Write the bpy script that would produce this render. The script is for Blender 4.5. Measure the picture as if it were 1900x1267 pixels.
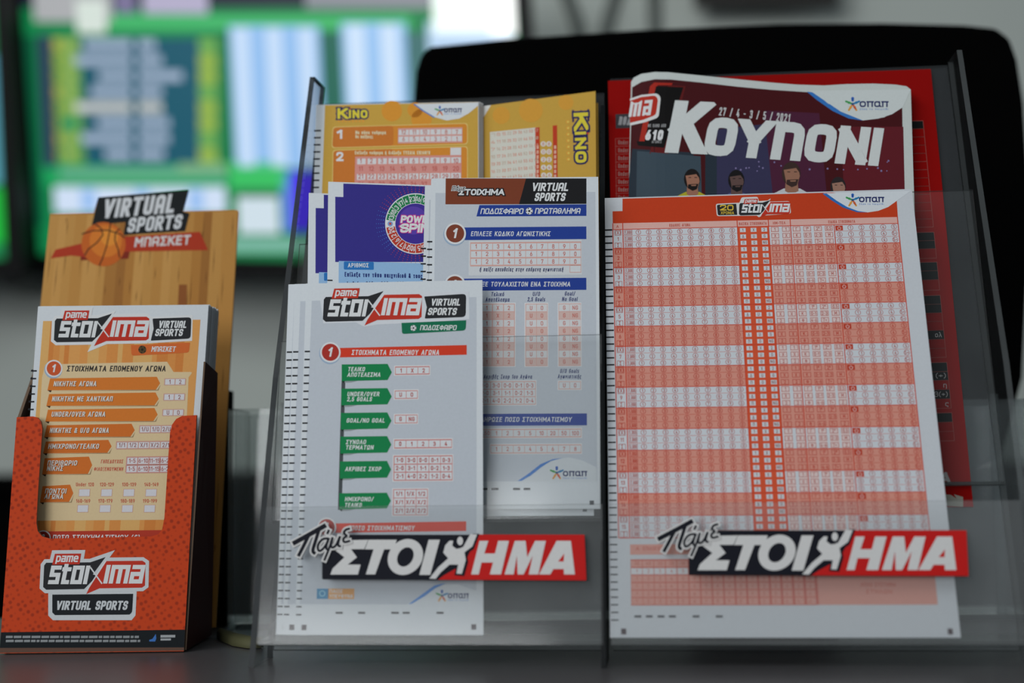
import bpy, math, random
import numpy as np
from math import radians, sin, cos, tan, pi, sqrt

for o in list(bpy.data.objects):
    bpy.data.objects.remove(o)
SC = bpy.context.scene
COL = SC.collection
TABLE = 0.9                      # height of the counter top above the floor

# ---------------------------------------------------------------- camera
FPX = 50 / 36 * 1900             # focal length in pixels of the 1900 px frame
PITCH = radians(4.8)
CAM = np.array([0, 0, TABLE + 0.087])
_u0 = np.array([0, -sin(PITCH), cos(PITCH)])
CF = np.array([0, cos(PITCH), sin(PITCH)])
_sr = -0.01275
CR = sqrt(1 - _sr * _sr) * np.array([1, 0, 0.]) + _sr * _u0
CU = np.cross(CR, CF)
cd = bpy.data.cameras.new('camera')
cd.lens = 50
cd.sensor_width = 36
cd.clip_start = 0.02
cd.dof.use_dof = True
cd.dof.focus_distance = 0.675
cd.dof.aperture_fstop = 4.2
cam = bpy.data.objects.new('camera', cd)
COL.objects.link(cam)
from mathutils import Matrix, Vector
m = Matrix.Identity(4)
for i in range(3):
    m[i][0], m[i][1], m[i][2], m[i][3] = CR[i], CU[i], -CF[i], CAM[i]
cam.matrix_world = m
SC.camera = cam

# ---------------------------------------------------------------- world and lights
W = bpy.data.worlds.new('room_light')
SC.world = W
W.use_nodes = True
W.node_tree.nodes['Background'].inputs[0].default_value = (0.80, 0.92, 1.0, 1)
W.node_tree.nodes['Background'].inputs[1].default_value = 0.2


def area(name, loc, target, size, power, color=(1, 1, 1), sizey=None):
    l = bpy.data.lights.new(name, 'AREA')
    l.energy = power
    l.color = color
    l.size = size
    if sizey:
        l.shape = 'RECTANGLE'
        l.size_y = sizey
    o = bpy.data.objects.new(name, l)
    o.location = loc
    o.rotation_euler = (Vector(target) - Vector(loc)).to_track_quat('-Z', 'Y').to_euler()
    COL.objects.link(o)


area('added_key_light', (-0.85, 0.05, TABLE + 1.0), (-0.10, 0.66, TABLE + 0.14), 0.7, 4.5, (0.95, 0.98, 1.0))  # added key lamp, no such source in view; sets the falloff from upper left
area('added_front_fill', (-2.2, -4.0, TABLE + 0.9), (-0.2, 1.6, TABLE + 0.15), 2.6, 85, (0.975, 0.985, 1.0), 2.0)  # added fill far behind the camera, brightens the lips and the lower wall
area('added_wall_fill', (-0.1, 1.15, TABLE + 0.95), (-0.1, 2.62, TABLE + 0.35), 0.9, 3.5, (0.93, 1.0, 0.97), 0.3)  # added lamp out of view, aimed at the wall to brighten it

SC.view_settings.view_transform = 'Standard'
SC.view_settings.look = 'None'
SC.view_settings.exposure = 0.0
SC.view_settings.gamma = 1.0
SC.view_settings.use_curve_mapping = False
SC.cycles.max_bounces = 16
SC.cycles.transparent_max_bounces = 24
SC.cycles.caustics_reflective = False
SC.cycles.caustics_refractive = False

# ---------------------------------------------------------------- materials


def lin(c):
    c = c / 255
    return c / 12.92 if c < 0.04045 else ((c + 0.055) / 1.055) ** 2.4


MATS = {}
INK = 1.3                        # a print colour as it looks under the shop light -> its own reflectance


def ink(rgb, k=INK, rough=0.6, spec=0.14):
    key = ('ink', tuple(rgb), k, rough)
    if key in MATS:
        return MATS[key]
    m = bpy.data.materials.new('ink_%02x%02x%02x' % tuple(int(v) for v in rgb))
    m.use_nodes = True
    nt = m.node_tree
    b = nt.nodes['Principled BSDF']
    c = [min(0.88, lin(v) * k) for v in rgb]
    n = nt.nodes.new('ShaderNodeTexNoise')
    n.inputs['Scale'].default_value = 900
    n.inputs['Detail'].default_value = 3
    tc = nt.nodes.new('ShaderNodeTexCoord')
    nt.links.new(tc.outputs['Object'], n.inputs['Vector'])
    mx = nt.nodes.new('ShaderNodeMix')
    mx.data_type = 'RGBA'
    mx.inputs['A'].default_value = (*[v * 0.95 for v in c], 1)
    mx.inputs['B'].default_value = (*[min(0.9, v * 1.05) for v in c], 1)
    nt.links.new(n.outputs['Fac'], mx.inputs['Factor'])
    nt.links.new(mx.outputs['Result'], b.inputs['Base Color'])
    b.inputs['Roughness'].default_value = rough
    b.inputs['Specular IOR Level'].default_value = spec
    MATS[key] = m
    return m


def plain(name, rgb, rough=0.5, spec=0.4, scale=60, var=0.08, metal=0.0, bump=0.0):
    if name in MATS:
        return MATS[name]
    m = bpy.data.materials.new(name)
    m.use_nodes = True
    nt = m.node_tree
    b = nt.nodes['Principled BSDF']
    c = [lin(v) for v in rgb]
    n = nt.nodes.new('ShaderNodeTexNoise')
    n.inputs['Scale'].default_value = scale
    n.inputs['Detail'].default_value = 5
    tc = nt.nodes.new('ShaderNodeTexCoord')
    nt.links.new(tc.outputs['Object'], n.inputs['Vector'])
    mx = nt.nodes.new('ShaderNodeMix')
    mx.data_type = 'RGBA'
    mx.inputs['A'].default_value = (*[v * (1 - var) for v in c], 1)
    mx.inputs['B'].default_value = (*[v * (1 + var) for v in c], 1)
    nt.links.new(n.outputs['Fac'], mx.inputs['Factor'])
    nt.links.new(mx.outputs['Result'], b.inputs['Base Color'])
    b.inputs['Roughness'].default_value = rough
    b.inputs['Specular IOR Level'].default_value = spec
    b.inputs['Metallic'].default_value = metal
    if bump:
        bp = nt.nodes.new('ShaderNodeBump')
        bp.inputs['Strength'].default_value = bump
        bp.inputs['Distance'].default_value = 0.001
        nt.links.new(n.outputs['Fac'], bp.inputs['Height'])
        nt.links.new(bp.outputs['Normal'], b.inputs['Normal'])
    MATS[name] = m
    return m


def glow(rgb, k=1.0):
    key = ('glow', tuple(rgb), k)
    if key in MATS:
        return MATS[key]
    m = bpy.data.materials.new('screen_%02x%02x%02x' % tuple(int(v) for v in rgb))
    m.use_nodes = True
    b = m.node_tree.nodes['Principled BSDF']
    b.inputs['Base Color'].default_value = (0.01, 0.01, 0.01, 1)
    b.inputs['Roughness'].default_value = 0.4
    b.inputs['Emission Color'].default_value = (*[lin(v) for v in rgb], 1)
    b.inputs['Emission Strength'].default_value = k
    MATS[key] = m
    return m


def acrylic(name, haze, tint=(0.93, 0.95, 0.95), haze_col=(0.62, 0.66, 0.66), gloss=1.0, rough=0.08):
    """A thin clear acrylic sheet, with some diffuse haze mixed in: lets light straight through, mirrors at grazing angles."""
    if name in MATS:
        return MATS[name]
    m = bpy.data.materials.new(name)
    m.use_nodes = True
    nt = m.node_tree
    nt.nodes.clear()
    out = nt.nodes.new('ShaderNodeOutputMaterial')
    tr = nt.nodes.new('ShaderNodeBsdfTransparent')
    tr.inputs[0].default_value = (*tint, 1)
    df = nt.nodes.new('ShaderNodeBsdfDiffuse')
    df.inputs[0].default_value = (*haze_col, 1)
    gl = nt.nodes.new('ShaderNodeBsdfGlossy')
    gl.inputs['Roughness'].default_value = rough
    gl.inputs['Color'].default_value = (gloss, gloss, gloss, 1)
    no = nt.nodes.new('ShaderNodeTexNoise')
    no.inputs['Scale'].default_value = 35
    no.inputs['Detail'].default_value = 6
    tc = nt.nodes.new('ShaderNodeTexCoord')
    nt.links.new(tc.outputs['Object'], no.inputs['Vector'])
    mr = nt.nodes.new('ShaderNodeMapRange')
    mr.inputs['To Min'].default_value = haze * 0.7
    mr.inputs['To Max'].default_value = haze * 1.3
    nt.links.new(no.outputs['Fac'], mr.inputs['Value'])
    m1 = nt.nodes.new('ShaderNodeMixShader')
    nt.links.new(mr.outputs[0], m1.inputs[0])
    nt.links.new(tr.outputs[0], m1.inputs[1])
    nt.links.new(df.outputs[0], m1.inputs[2])
    fr = nt.nodes.new('ShaderNodeFresnel')
    ge = nt.nodes.new('ShaderNodeNewGeometry')
    io = nt.nodes.new('ShaderNodeMapRange')      # the same mirror strength on the way in and on the way out
    io.inputs['To Min'].default_value = 1.45
    io.inputs['To Max'].default_value = 1 / 1.45
    nt.links.new(ge.outputs['Backfacing'], io.inputs['Value'])
    nt.links.new(io.outputs[0], fr.inputs['IOR'])
    m2 = nt.nodes.new('ShaderNodeMixShader')
    nt.links.new(fr.outputs[0], m2.inputs[0])
    nt.links.new(m1.outputs[0], m2.inputs[1])
    nt.links.new(gl.outputs[0], m2.inputs[2])
    nt.links.new(m2.outputs[0], out.inputs[0])
    MATS[name] = m
    return m


def dotted_ball_skin():
    """Printed basketball skin: orange with small darker dimples."""
    m = bpy.data.materials.new('basketball_print')
    m.use_nodes = True
    nt = m.node_tree
    b = nt.nodes['Principled BSDF']
    tc = nt.nodes.new('ShaderNodeTexCoord')
    vo = nt.nodes.new('ShaderNodeTexVoronoi')
    vo.inputs['Scale'].default_value = 350
    vo.inputs['Randomness'].default_value = 0.35
    mp = nt.nodes.new('ShaderNodeMapping')
    mp.inputs['Rotation'].default_value = (0, radians(32), 0)
    mp.inputs['Scale'].default_value = (1, 0.02, 1)
    nt.links.new(tc.outputs['Object'], mp.inputs[0])
    nt.links.new(mp.outputs[0], vo.inputs['Vector'])
    rp = nt.nodes.new('ShaderNodeValToRGB')
    rp.color_ramp.elements[0].position = 0.18
    rp.color_ramp.elements[1].position = 0.40
    a = [lin(v) * 1.35 for v in (152, 46, 18)]
    c = [lin(v) * 1.35 for v in (190, 62, 22)]
    rp.color_ramp.elements[0].color = (*a, 1)
    rp.color_ramp.elements[1].color = (*c, 1)
    nt.links.new(vo.outputs['Distance'], rp.inputs[0])
    nt.links.new(rp.outputs[0], b.inputs['Base Color'])
    b.inputs['Roughness'].default_value = 0.55
    b.inputs['Specular IOR Level'].default_value = 0.12
    return m


# ---------------------------------------------------------------- geometry helpers
def homography(src, dst):
    A, y = [], []
    for (a, b), (c, d) in zip(src, dst):
        A.append([a, b, 1, 0, 0, 0, -a * c, -b * c]); y.append(c)
        A.append([0, 0, 0, a, b, 1, -a * d, -b * d]); y.append(d)
    h = np.linalg.solve(np.array(A, float), np.array(y, float))
    return np.append(h, 1).reshape(3, 3)


def hmap(H, p):
    p = np.asarray(p, float).reshape(-1, 2)
    q = np.c_[p, np.ones(len(p))] @ H.T
    return q[:, :2] / q[:, 2:]


UNIT = [(0, 0), (1, 0), (1, 1), (0, 1)]


def ray(p):
    p = np.asarray(p, float).reshape(-1, 2)
    return ((p[:, :1] - 950) / FPX) * CR - ((p[:, 1:] - 633.5) / FPX) * CU + CF


def fillet(pts, closed):
    out = []
    n = len(pts)
    for i, p in enumerate(pts):
        r = p[2] if len(p) > 2 else 0
        if r and (closed or 0 < i < n - 1):
            c = np.array(p[:2], float)
            a = np.array(pts[i - 1][:2], float) - c
            b = np.array(pts[(i + 1) % n][:2], float) - c
            la, lb = np.hypot(*a), np.hypot(*b)
            s = c + a / la * min(r, la * .5)
            e = c + b / lb * min(r, lb * .5)
            for t in (0, .33, .67, 1):
                out.append(s * (1 - t) ** 2 + 2 * c * t * (1 - t) * 1.0 + e * t * t)
        else:
            out.append(np.array(p[:2], float))
    return np.array(out)


def ribbon(pts, t, closed=False):
    """Quads of a mitred band of width t along a polyline: (verts Nx2, faces)."""
    P = np.asarray(pts, float)
    n = len(P)
    L, Rr = [], []
    for i in range(n):
        if closed:
            a, c = P[i] - P[i - 1], P[(i + 1) % n] - P[i]
        else:
            a = P[i] - P[i - 1] if i else P[1] - P[0]
            c = P[i + 1] - P[i] if i < n - 1 else a
        a = a / (np.hypot(*a) + 1e-12)
        c = c / (np.hypot(*c) + 1e-12)
        na, nc = np.array([-a[1], a[0]]), np.array([-c[1], c[0]])
        mm = na + nc
        d = mm @ mm
        mm = mm / d * 2 if d > 0.35 else (na + nc) / (sqrt(d) + 1e-9) * 1.6
        L.append(P[i] + mm * t / 2)
        Rr.append(P[i] - mm * t / 2)
    v = np.array(L + Rr)
    f = [(i, (i + 1) % n, n + (i + 1) % n, n + i) for i in range(n if closed else n - 1)]
    return v, f


def clip_y(v, f, ya, yb):
    if v[:, 1].min() >= ya - 1e-9 and v[:, 1].max() <= yb + 1e-9:
        return v, f
    V, F = [], []
    for face in f:
        q = [v[i] for i in face]
        for val, sg in ((ya, 1), (yb, -1)):
            r = []
            for i in range(len(q)):
                p, w = q[i - 1], q[i]
                ip, iw = sg * (p[1] - val) >= 0, sg * (w[1] - val) >= 0
                if ip != iw:
                    t = (val - p[1]) / (w[1] - p[1])
                    r.append(p + (w - p) * t)
                if iw:
                    r.append(w)
            q = r
            if not q:
                break
        if len(q) > 2:
            F.append(list(range(len(V), len(V) + len(q))))
            V += q
    return (np.array(V), F) if V else (v[:1], [])


def pieces(Q, closed, t):
    """Cut a stroke at its sharp corners into straight-ended pieces that overlap there."""
    n = len(Q)
    d = np.diff(np.vstack([Q, Q[:1]]) if closed else Q, axis=0)
    d = d / (np.hypot(d[:, 0], d[:, 1])[:, None] + 1e-12)
    cut = []
    for i in range(0 if closed else 1, n if closed else n - 1):
        if d[i - 1] @ d[i] < -.15:
            cut.append(i)
    if not cut:
        return [(Q, closed)]
    out = []
    if closed:
        runs = [(cut[k], cut[(k + 1) % len(cut)]) for k in range(len(cut))]
        runs = [[(a + j) % n for j in range(((b - a) % n or n) + 1)] for a, b in runs]
    else:
        c = [0] + cut + [n - 1]
        runs = [list(range(a, b + 1)) for a, b in zip(c, c[1:])]
    for r in runs:
        P = Q[r].copy()
        if closed or r[0] != 0:
            v = P[0] - P[1]
            P[0] = P[0] + v / (np.hypot(*v) + 1e-9) * t / 2
        if closed or r[-1] != n - 1:
            v = P[-1] - P[-2]
            P[-1] = P[-1] + v / (np.hypot(*v) + 1e-9) * t / 2
        out.append((P, False))
    return out


# a plain sign-maker's stroke alphabet: char -> (width, strokes); a point (x, y, r) is rounded by r; 'c' first = closed
_O = ['c', (0, 0, .26), (.54, 0, .26), (.54, 1, .26), (0, 1, .26)]
_o = ['c', (0, 0, .24), (.5, 0, .24), (.5, .7, .24), (0, .7, .24)]
G = {
    'A': (.62, [[(0, 0), (.31, 1), (.62, 0)], [(.11, .3), (.51, .3)]]),
    'B': (.54, [['c', (0, 0), (.54, 0, .22), (.54, .53, .2), (0, .53)], [(0, .53), (0, 1), (.5, 1, .2), (.5, .53, .2), (.2, .53)]]),
    'C': (.52, [[(.52, .8), (.52, 1, .24), (0, 1, .26), (0, 0, .26), (.52, 0, .24), (.52, .2)]]),
    'D': (.54, [['c', (0, 0), (.54, 0, .28), (.54, 1, .28), (0, 1)]]),
    'E': (.44, [[(.44, 1), (0, 1), (0, 0), (.44, 0)], [(0, .53), (.38, .53)]]),
    'F': (.44, [[(.44, 1), (0, 1), (0, 0)], [(0, .5), (.38, .5)]]),
    'G': (.54, [[(.52, .8), (.52, 1, .24), (0, 1, .26), (0, 0, .26), (.54, 0, .24), (.54, .48), (.3, .48)]]),
    'H': (.54, [[(0, 0), (0, 1)], [(.54, 0), (.54, 1)], [(0, .52), (.54, .52)]]),
    'I': (0, [[(0, 0), (0, 1)]]),
    'K': (.54, [[(0, 0), (0, 1)], [(.5, 1), (.02, .42)], [(.18, .6), (.54, 0)]]),
    'L': (.42, [[(0, 1), (0, 0), (.42, 0)]]),
    'M': (.72, [[(0, 0), (0, 1), (.36, .3), (.72, 1), (.72, 0)]]),
    'N': (.56, [[(0, 0), (0, 1), (.56, 0), (.56, 1)]]),
    'O': (.54, [_O]),
    'P': (.5, [[(0, 0), (0, 1)], [(0, 1), (.5, 1, .24), (.5, .44, .24), (0, .44)]]),
    'R': (.54, [[(0, 0), (0, 1)], [(0, 1), (.52, 1, .24), (.52, .48, .24), (0, .48)], [(.26, .48), (.54, 0)]]),
    'S': (.5, [[(.5, .8), (.5, 1, .22), (0, 1, .24), (0, .53, .22), (.5, .5, .22), (.5, 0, .24), (0, 0, .22), (0, .2)]]),
    'T': (.56, [[(0, 1), (.56, 1)], [(.28, 1), (.28, 0)]]),
    'U': (.54, [[(0, 1), (0, 0, .26), (.54, 0, .26), (.54, 1)]]),
    'V': (.6, [[(0, 1), (.3, 0), (.6, 1)]]),
    'W': (.9, [[(0, 1), (.22, 0), (.45, .8), (.68, 0), (.9, 1)]]),
    'X': (.56, [[(0, 0), (.56, 1)], [(0, 1), (.56, 0)]]),
    'Y': (.58, [[(0, 1), (.29, .44), (.58, 1)], [(.29, .44), (.29, 0)]]),
    'Z': (.5, [[(0, 1), (.5, 1), (0, 0), (.5, 0)]]),
    'Γ': (.42, [[(0, 0), (0, 1), (.42, 1)]]),
    'Δ': (.64, [['c', (0, 0), (.64, 0), (.32, 1)]]),
    'Θ': (.56, [_O, [(.14, .5), (.4, .5)]]),
    'Λ': (.6, [[(0, 0), (.3, 1), (.6, 0)]]),
    'Ξ': (.48, [[(0, 1), (.48, 1)], [(.05, .52), (.43, .52)], [(0, 0), (.48, 0)]]),
    'Π': (.54, [[(0, 0), (0, 1), (.54, 1), (.54, 0)]]),
    'Σ': (.5, [[(.5, 1), (0, 1), (.3, .52), (0, 0), (.5, 0)]]),
    'Φ': (.7, [['c', (0, .2, .28), (.7, .2, .28), (.7, .82, .28), (0, .82, .28)], [(.35, 0), (.35, 1)]]),
    'Ψ': (.66, [[(0, 1), (0, .36, .26), (.66, .36, .26), (.66, 1)], [(.33, 1), (.33, 0)]]),
    'Ω': (.6, [[(0, 0), (.2, 0), (.2, .14), (0, .38, .16), (0, 1, .28), (.6, 1, .28), (.6, .38, .16), (.4, .14), (.4, 0), (.6, 0)]]),
    '0': (.48, [['c', (0, 0, .24), (.48, 0, .24), (.48, 1, .24), (0, 1, .24)]]),
    '1': (.22, [[(0, .76), (.22, 1), (.22, 0)]]),
    '2': (.48, [[(0, .76), (0, 1, .22), (.48, 1, .24), (.48, .58, .16), (0, 0), (.5, 0)]]),
    '3': (.48, [[(0, .82), (.0, 1, .2), (.46, 1, .22), (.46, .54, .2), (.16, .54)], [(.2, .54), (.48, .54, .2), (.48, 0, .24), (0, 0, .22), (0, .2)]]),
    '4': (.54, [[(.3, 1), (0, .24), (.54, .24)], [(.4, .52), (.4, 0)]]),
    '5': (.48, [[(.44, 1), (.04, 1), (.02, .56), (.48, .62, .24), (.48, 0, .24), (0, 0, .2), (0, .18)]]),
    '6': (.48, [[(.3, 1), (0, .4)], ['c', (0, 0, .22), (.48, 0, .22), (.48, .58, .22), (0, .58, .22)]]),
    '7': (.48, [[(0, .84), (0, 1), (.48, 1), (.16, 0)]]),
    '8': (.5, [['c', (0, 0, .22), (.5, 0, .22), (.5, .54, .2), (0, .54, .2)], ['c', (.03, .54, .18), (.47, .54, .18), (.47, 1, .2), (.03, 1, .2)]]),
    '9': (.48, [[(.18, 0), (.48, .6)], ['c', (0, .42, .22), (.48, .42, .22), (.48, 1, .22), (0, 1, .22)]]),
    'α': (.52, [['c', (0, 0, .22), (.46, 0, .22), (.46, .7, .22), (0, .7, .22)], [(.46, .7), (.46, .1), (.56, 0)]]),
    'β': (.48, [[(0, -.25), (0, 1, .24), (.44, 1, .22), (.44, .55, .18), (.15, .55)], [(.2, .55), (.48, .55, .2), (.48, 0, .22), (0, 0)]]),
    'γ': (.5, [[(0, .7), (.25, 0), (.5, .7)], [(.25, 0), (.25, -.25)]]),
    'δ': (.48, [[(.44, 1), (.06, 1, .1), (.1, .74), (.48, .62, .16), (.48, 0, .24), (0, 0, .24), (0, .62, .24), (.3, .62)]]),
    'ε': (.4, [[(.42, .6), (.36, .7), (0, .7, .16), (0, .37, .14), (.28, .37)], [(.05, .37), (0, .3, .1), (0, 0, .18), (.36, 0), (.42, .1)]]),
    'ζ': (.4, [[(0, 1), (.42, 1), (0, .5, .2), (0, .05, .2), (.4, 0, .12), (.36, -.22)]]),
    'η': (.46, [[(0, 0), (0, .7)], [(0, .55), (.05, .7, .1), (.46, .7, .2), (.46, -.25)]]),
    'θ': (.46, [['c', (0, 0, .22), (.46, 0, .22), (.46, 1, .22), (0, 1, .22)], [(.06, .5), (.4, .5)]]),
    'ι': (.06, [[(0, .7), (0, 0), (.1, 0)]]),
    'κ': (.44, [[(0, 0), (0, .7)], [(.42, .7), (.02, .32)], [(.16, .44), (.44, 0)]]),
    'λ': (.5, [[(0, 1), (.12, 1), (.5, 0)], [(.26, .62), (0, 0)]]),
    'μ': (.48, [[(0, -.25), (0, .7)], [(0, .1), (.1, 0, .1), (.44, 0, .2), (.44, .7)], [(.44, .2), (.52, 0)]]),
    'ν': (.48, [[(0, .7), (.24, 0), (.48, .7)]]),
    'ξ': (.42, [[(.02, 1), (.42, 1), (.04, .84, .14), (.04, .56, .12), (.36, .54)], [(.2, .54), (0, .5, .2), (0, .05, .18), (.42, 0, .12), (.36, -.22)]]),
    'ο': (.5, [_o]),
    'π': (.54, [[(-.02, .7), (.58, .7)], [(.06, .7), (.06, 0)], [(.48, .7), (.48, 0)]]),
    'ρ': (.48, [[(0, -.25), (0, .5)], ['c', (0, 0, .1), (.48, 0, .24), (.48, .7, .24), (0, .7, .24)]]),
    'σ': (.54, [['c', (0, 0, .24), (.48, 0, .24), (.48, .7, .24), (0, .7, .24)], [(.24, .7), (.58, .7)]]),
    'ς': (.42, [[(.42, .6), (.42, .7, .1), (0, .7, .24), (0, 0, .24), (.42, 0, .16), (.36, -.22)]]),
    'τ': (.44, [[(0, .7), (.44, .7)], [(.22, .7), (.22, 0), (.34, 0)]]),
    'υ': (.46, [[(0, .7), (0, 0, .22), (.46, 0, .22), (.46, .7)]]),
    'φ': (.6, [['c', (0, 0, .24), (.6, 0, .24), (.6, .7, .24), (0, .7, .24)], [(.3, -.25), (.3, .9)]]),
    'χ': (.48, [[(0, .7), (.48, -.25)], [(.48, .7), (0, -.25)]]),
    'ψ': (.6, [[(0, .7), (0, 0, .22), (.6, 0, .22), (.6, .7)], [(.3, .8), (.3, -.25)]]),
    'ω': (.7, [[(.12, .7), (0, .5, .1), (0, 0, .18), (.35, 0, .16), (.35, .45)], [(.35, .2), (.35, 0, .16), (.7, 0, .18), (.7, .5, .1), (.58, .7)]]),
    'a': (.46, [['c', (0, 0, .18), (.46, 0, .1), (.46, .4, .1), (0, .4, .18)], [(.04, .7), (.46, .7, .2), (.46, 0)]]),
    'd': (.48, [['c', (0, 0, .22), (.48, 0, .22), (.48, .7, .22), (0, .7, .22)], [(.48, 0), (.48, 1)]]),
    'e': (.48, [[(0, .36), (.48, .36)], [(.48, .36), (.48, .7, .22), (0, .7, .22), (0, 0, .22), (.46, 0, .1)]]),
    'g': (.48, [['c', (0, 0, .22), (.48, 0, .22), (.48, .7, .22), (0, .7, .22)], [(.48, .7), (.48, -.25, .2), (.04, -.25)]]),
    'i': (0, [[(0, 0), (0, .7)], [(0, .86), (0, 1)]]),
    'l': (0, [[(0, 0), (0, 1)]]),
    'm': (.72, [[(0, 0), (0, .7, .1), (.36, .7, .16), (.36, 0)], [(.36, .5), (.36, .7, .1), (.72, .7, .2), (.72, 0)]]),
    'n': (.46, [[(0, 0), (0, .7)], [(0, .55), (.05, .7, .1), (.46, .7, .2), (.46, 0)]]),
    'o': (.5, [_o]),
    'p': (.48, [[(0, -.25), (0, .7)], ['c', (0, 0, .2), (.48, 0, .22), (.48, .7, .22), (0, .7, .2)]]),
    'r': (.3, [[(0, 0), (0, .7)], [(0, .5), (.06, .7, .1), (.3, .7)]]),
    's': (.42, [[(.42, .7), (0, .7, .18), (0, .37, .16), (.42, .35, .16), (.42, 0, .18), (0, 0)]]),
    't': (.32, [[(.08, 1), (.08, 0, .14), (.32, 0)], [(-.04, .7), (.32, .7)]]),
    'u': (.46, [[(0, .7), (0, 0, .2), (.46, 0, .2), (.46, .7)]]),
    'x': (.46, [[(0, 0), (.46, .7)], [(0, .7), (.46, 0)]]),
    '.': (0, [[(0, -.06), (0, .1)]]), ',': (.04, [[(.04, .1), (-.02, -.14)]]),
    '/': (.36, [[(0, -.04), (.36, 1.04)]]), '-': (.26, [[(0, .46), (.26, .46)]]), '+': (.4, [[(0, .46), (.4, .46)], [(.2, .26), (.2, .66)]]),
    '(': (.16, [[(.16, 1.05), (0, .75, .15), (0, .2, .15), (.16, -.1)]]), ')': (.16, [[(0, 1.05), (.16, .75, .15), (.16, .2, .15), (0, -.1)]]),
    '&': (.6, [[(.6, 0), (.1, .75), (.12, 1, .14), (.4, 1, .14), (.42, .7, .1), (0, .4, .16), (0, 0, .2), (.4, 0, .2), (.58, .45)]]),
    '€': (.5, [[(.5, .9), (.44, 1), (.12, 1, .22), (.12, 0, .22), (.44, 0), (.5, .1)], [(0, .6), (.4, .6)], [(0, .4), (.38, .4)]]),
    '°': (.22, ['c']), ';': (.04, [[(.04, .1), (-.02, -.14)], [(0, .5), (0, .62)]]), ' ': (.22, []),
}
G['°'] = (.22, [['c', (0, .62, .1), (.22, .62, .1), (.22, 1, .1), (0, 1, .1)]])
for g_, l_ in zip('ΑΒΕΖΗΙΚΜΝΟΡΤΥΧ', 'ABEZHIKMNOPTYX'):
    G[g_] = G[l_]
for a_, b_ in zip('άέήίόύώ', 'αεηιουω'):
    w_ = G[b_][0]
    G[a_] = (w_, G[b_][1] + [[(w_ * .5 - .02, .84), (w_ * .5 + .08, 1.04)]])
# squared sports lettering
SQ = {
    'A': (.54, [[(0, 0), (0, 1, .2), (.54, 1, .2), (.54, 0)], [(0, .38), (.54, .38)]]),
    'M': (.66, [[(0, 0), (0, 1), (.33, .45), (.66, 1), (.66, 0)]]),
    'Π': (.52, [[(0, 0), (0, 1), (.54, 1, .2), (.54, 0)]]),
    'Λ': (.56, [[(0, 0), (.24, 1), (.32, 1), (.56, 0)]]),
    'O': (.52, [['c', (0, 0, .14), (.54, 0, .14), (.54, 1, .14), (0, 1, .14)]]),
    'a': (.46, [[(.02, .7), (.46, .7, .1), (.46, 0), (0, 0, .1), (0, .4, .1), (.46, .4)]]),
}
SQ['s'] = (.42, [[(.42, .7), (0, .7), (0, .35), (.42, .35), (.42, 0), (0, 0)]])
SQ['o'] = (.48, [['c', (0, 0), (.48, 0), (.48, .7), (0, .7)]])
SQ['m'] = (.72, [[(0, 0), (0, .7), (.72, .7), (.72, 0)], [(.36, .6), (.36, 0)]])
SQ['a'] = (.46, [[(.04, .7), (.46, .7), (.46, 0), (0, 0), (0, .36)], [(0, .36), (.4, .36)]])
SQ['t'] = (.3, [[(.06, .78), (.06, 0), (.3, 0)], [(-.02, .62), (.3, .62)]])
SQ['i'] = (0, [[(0, 0), (0, .7)]])
SQ['Α'], SQ['Μ'], SQ['Ο'] = SQ['A'], SQ['M'], SQ['O']

ROOT = {}                         # object name -> world origin, so that children can be set relative to it


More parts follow.
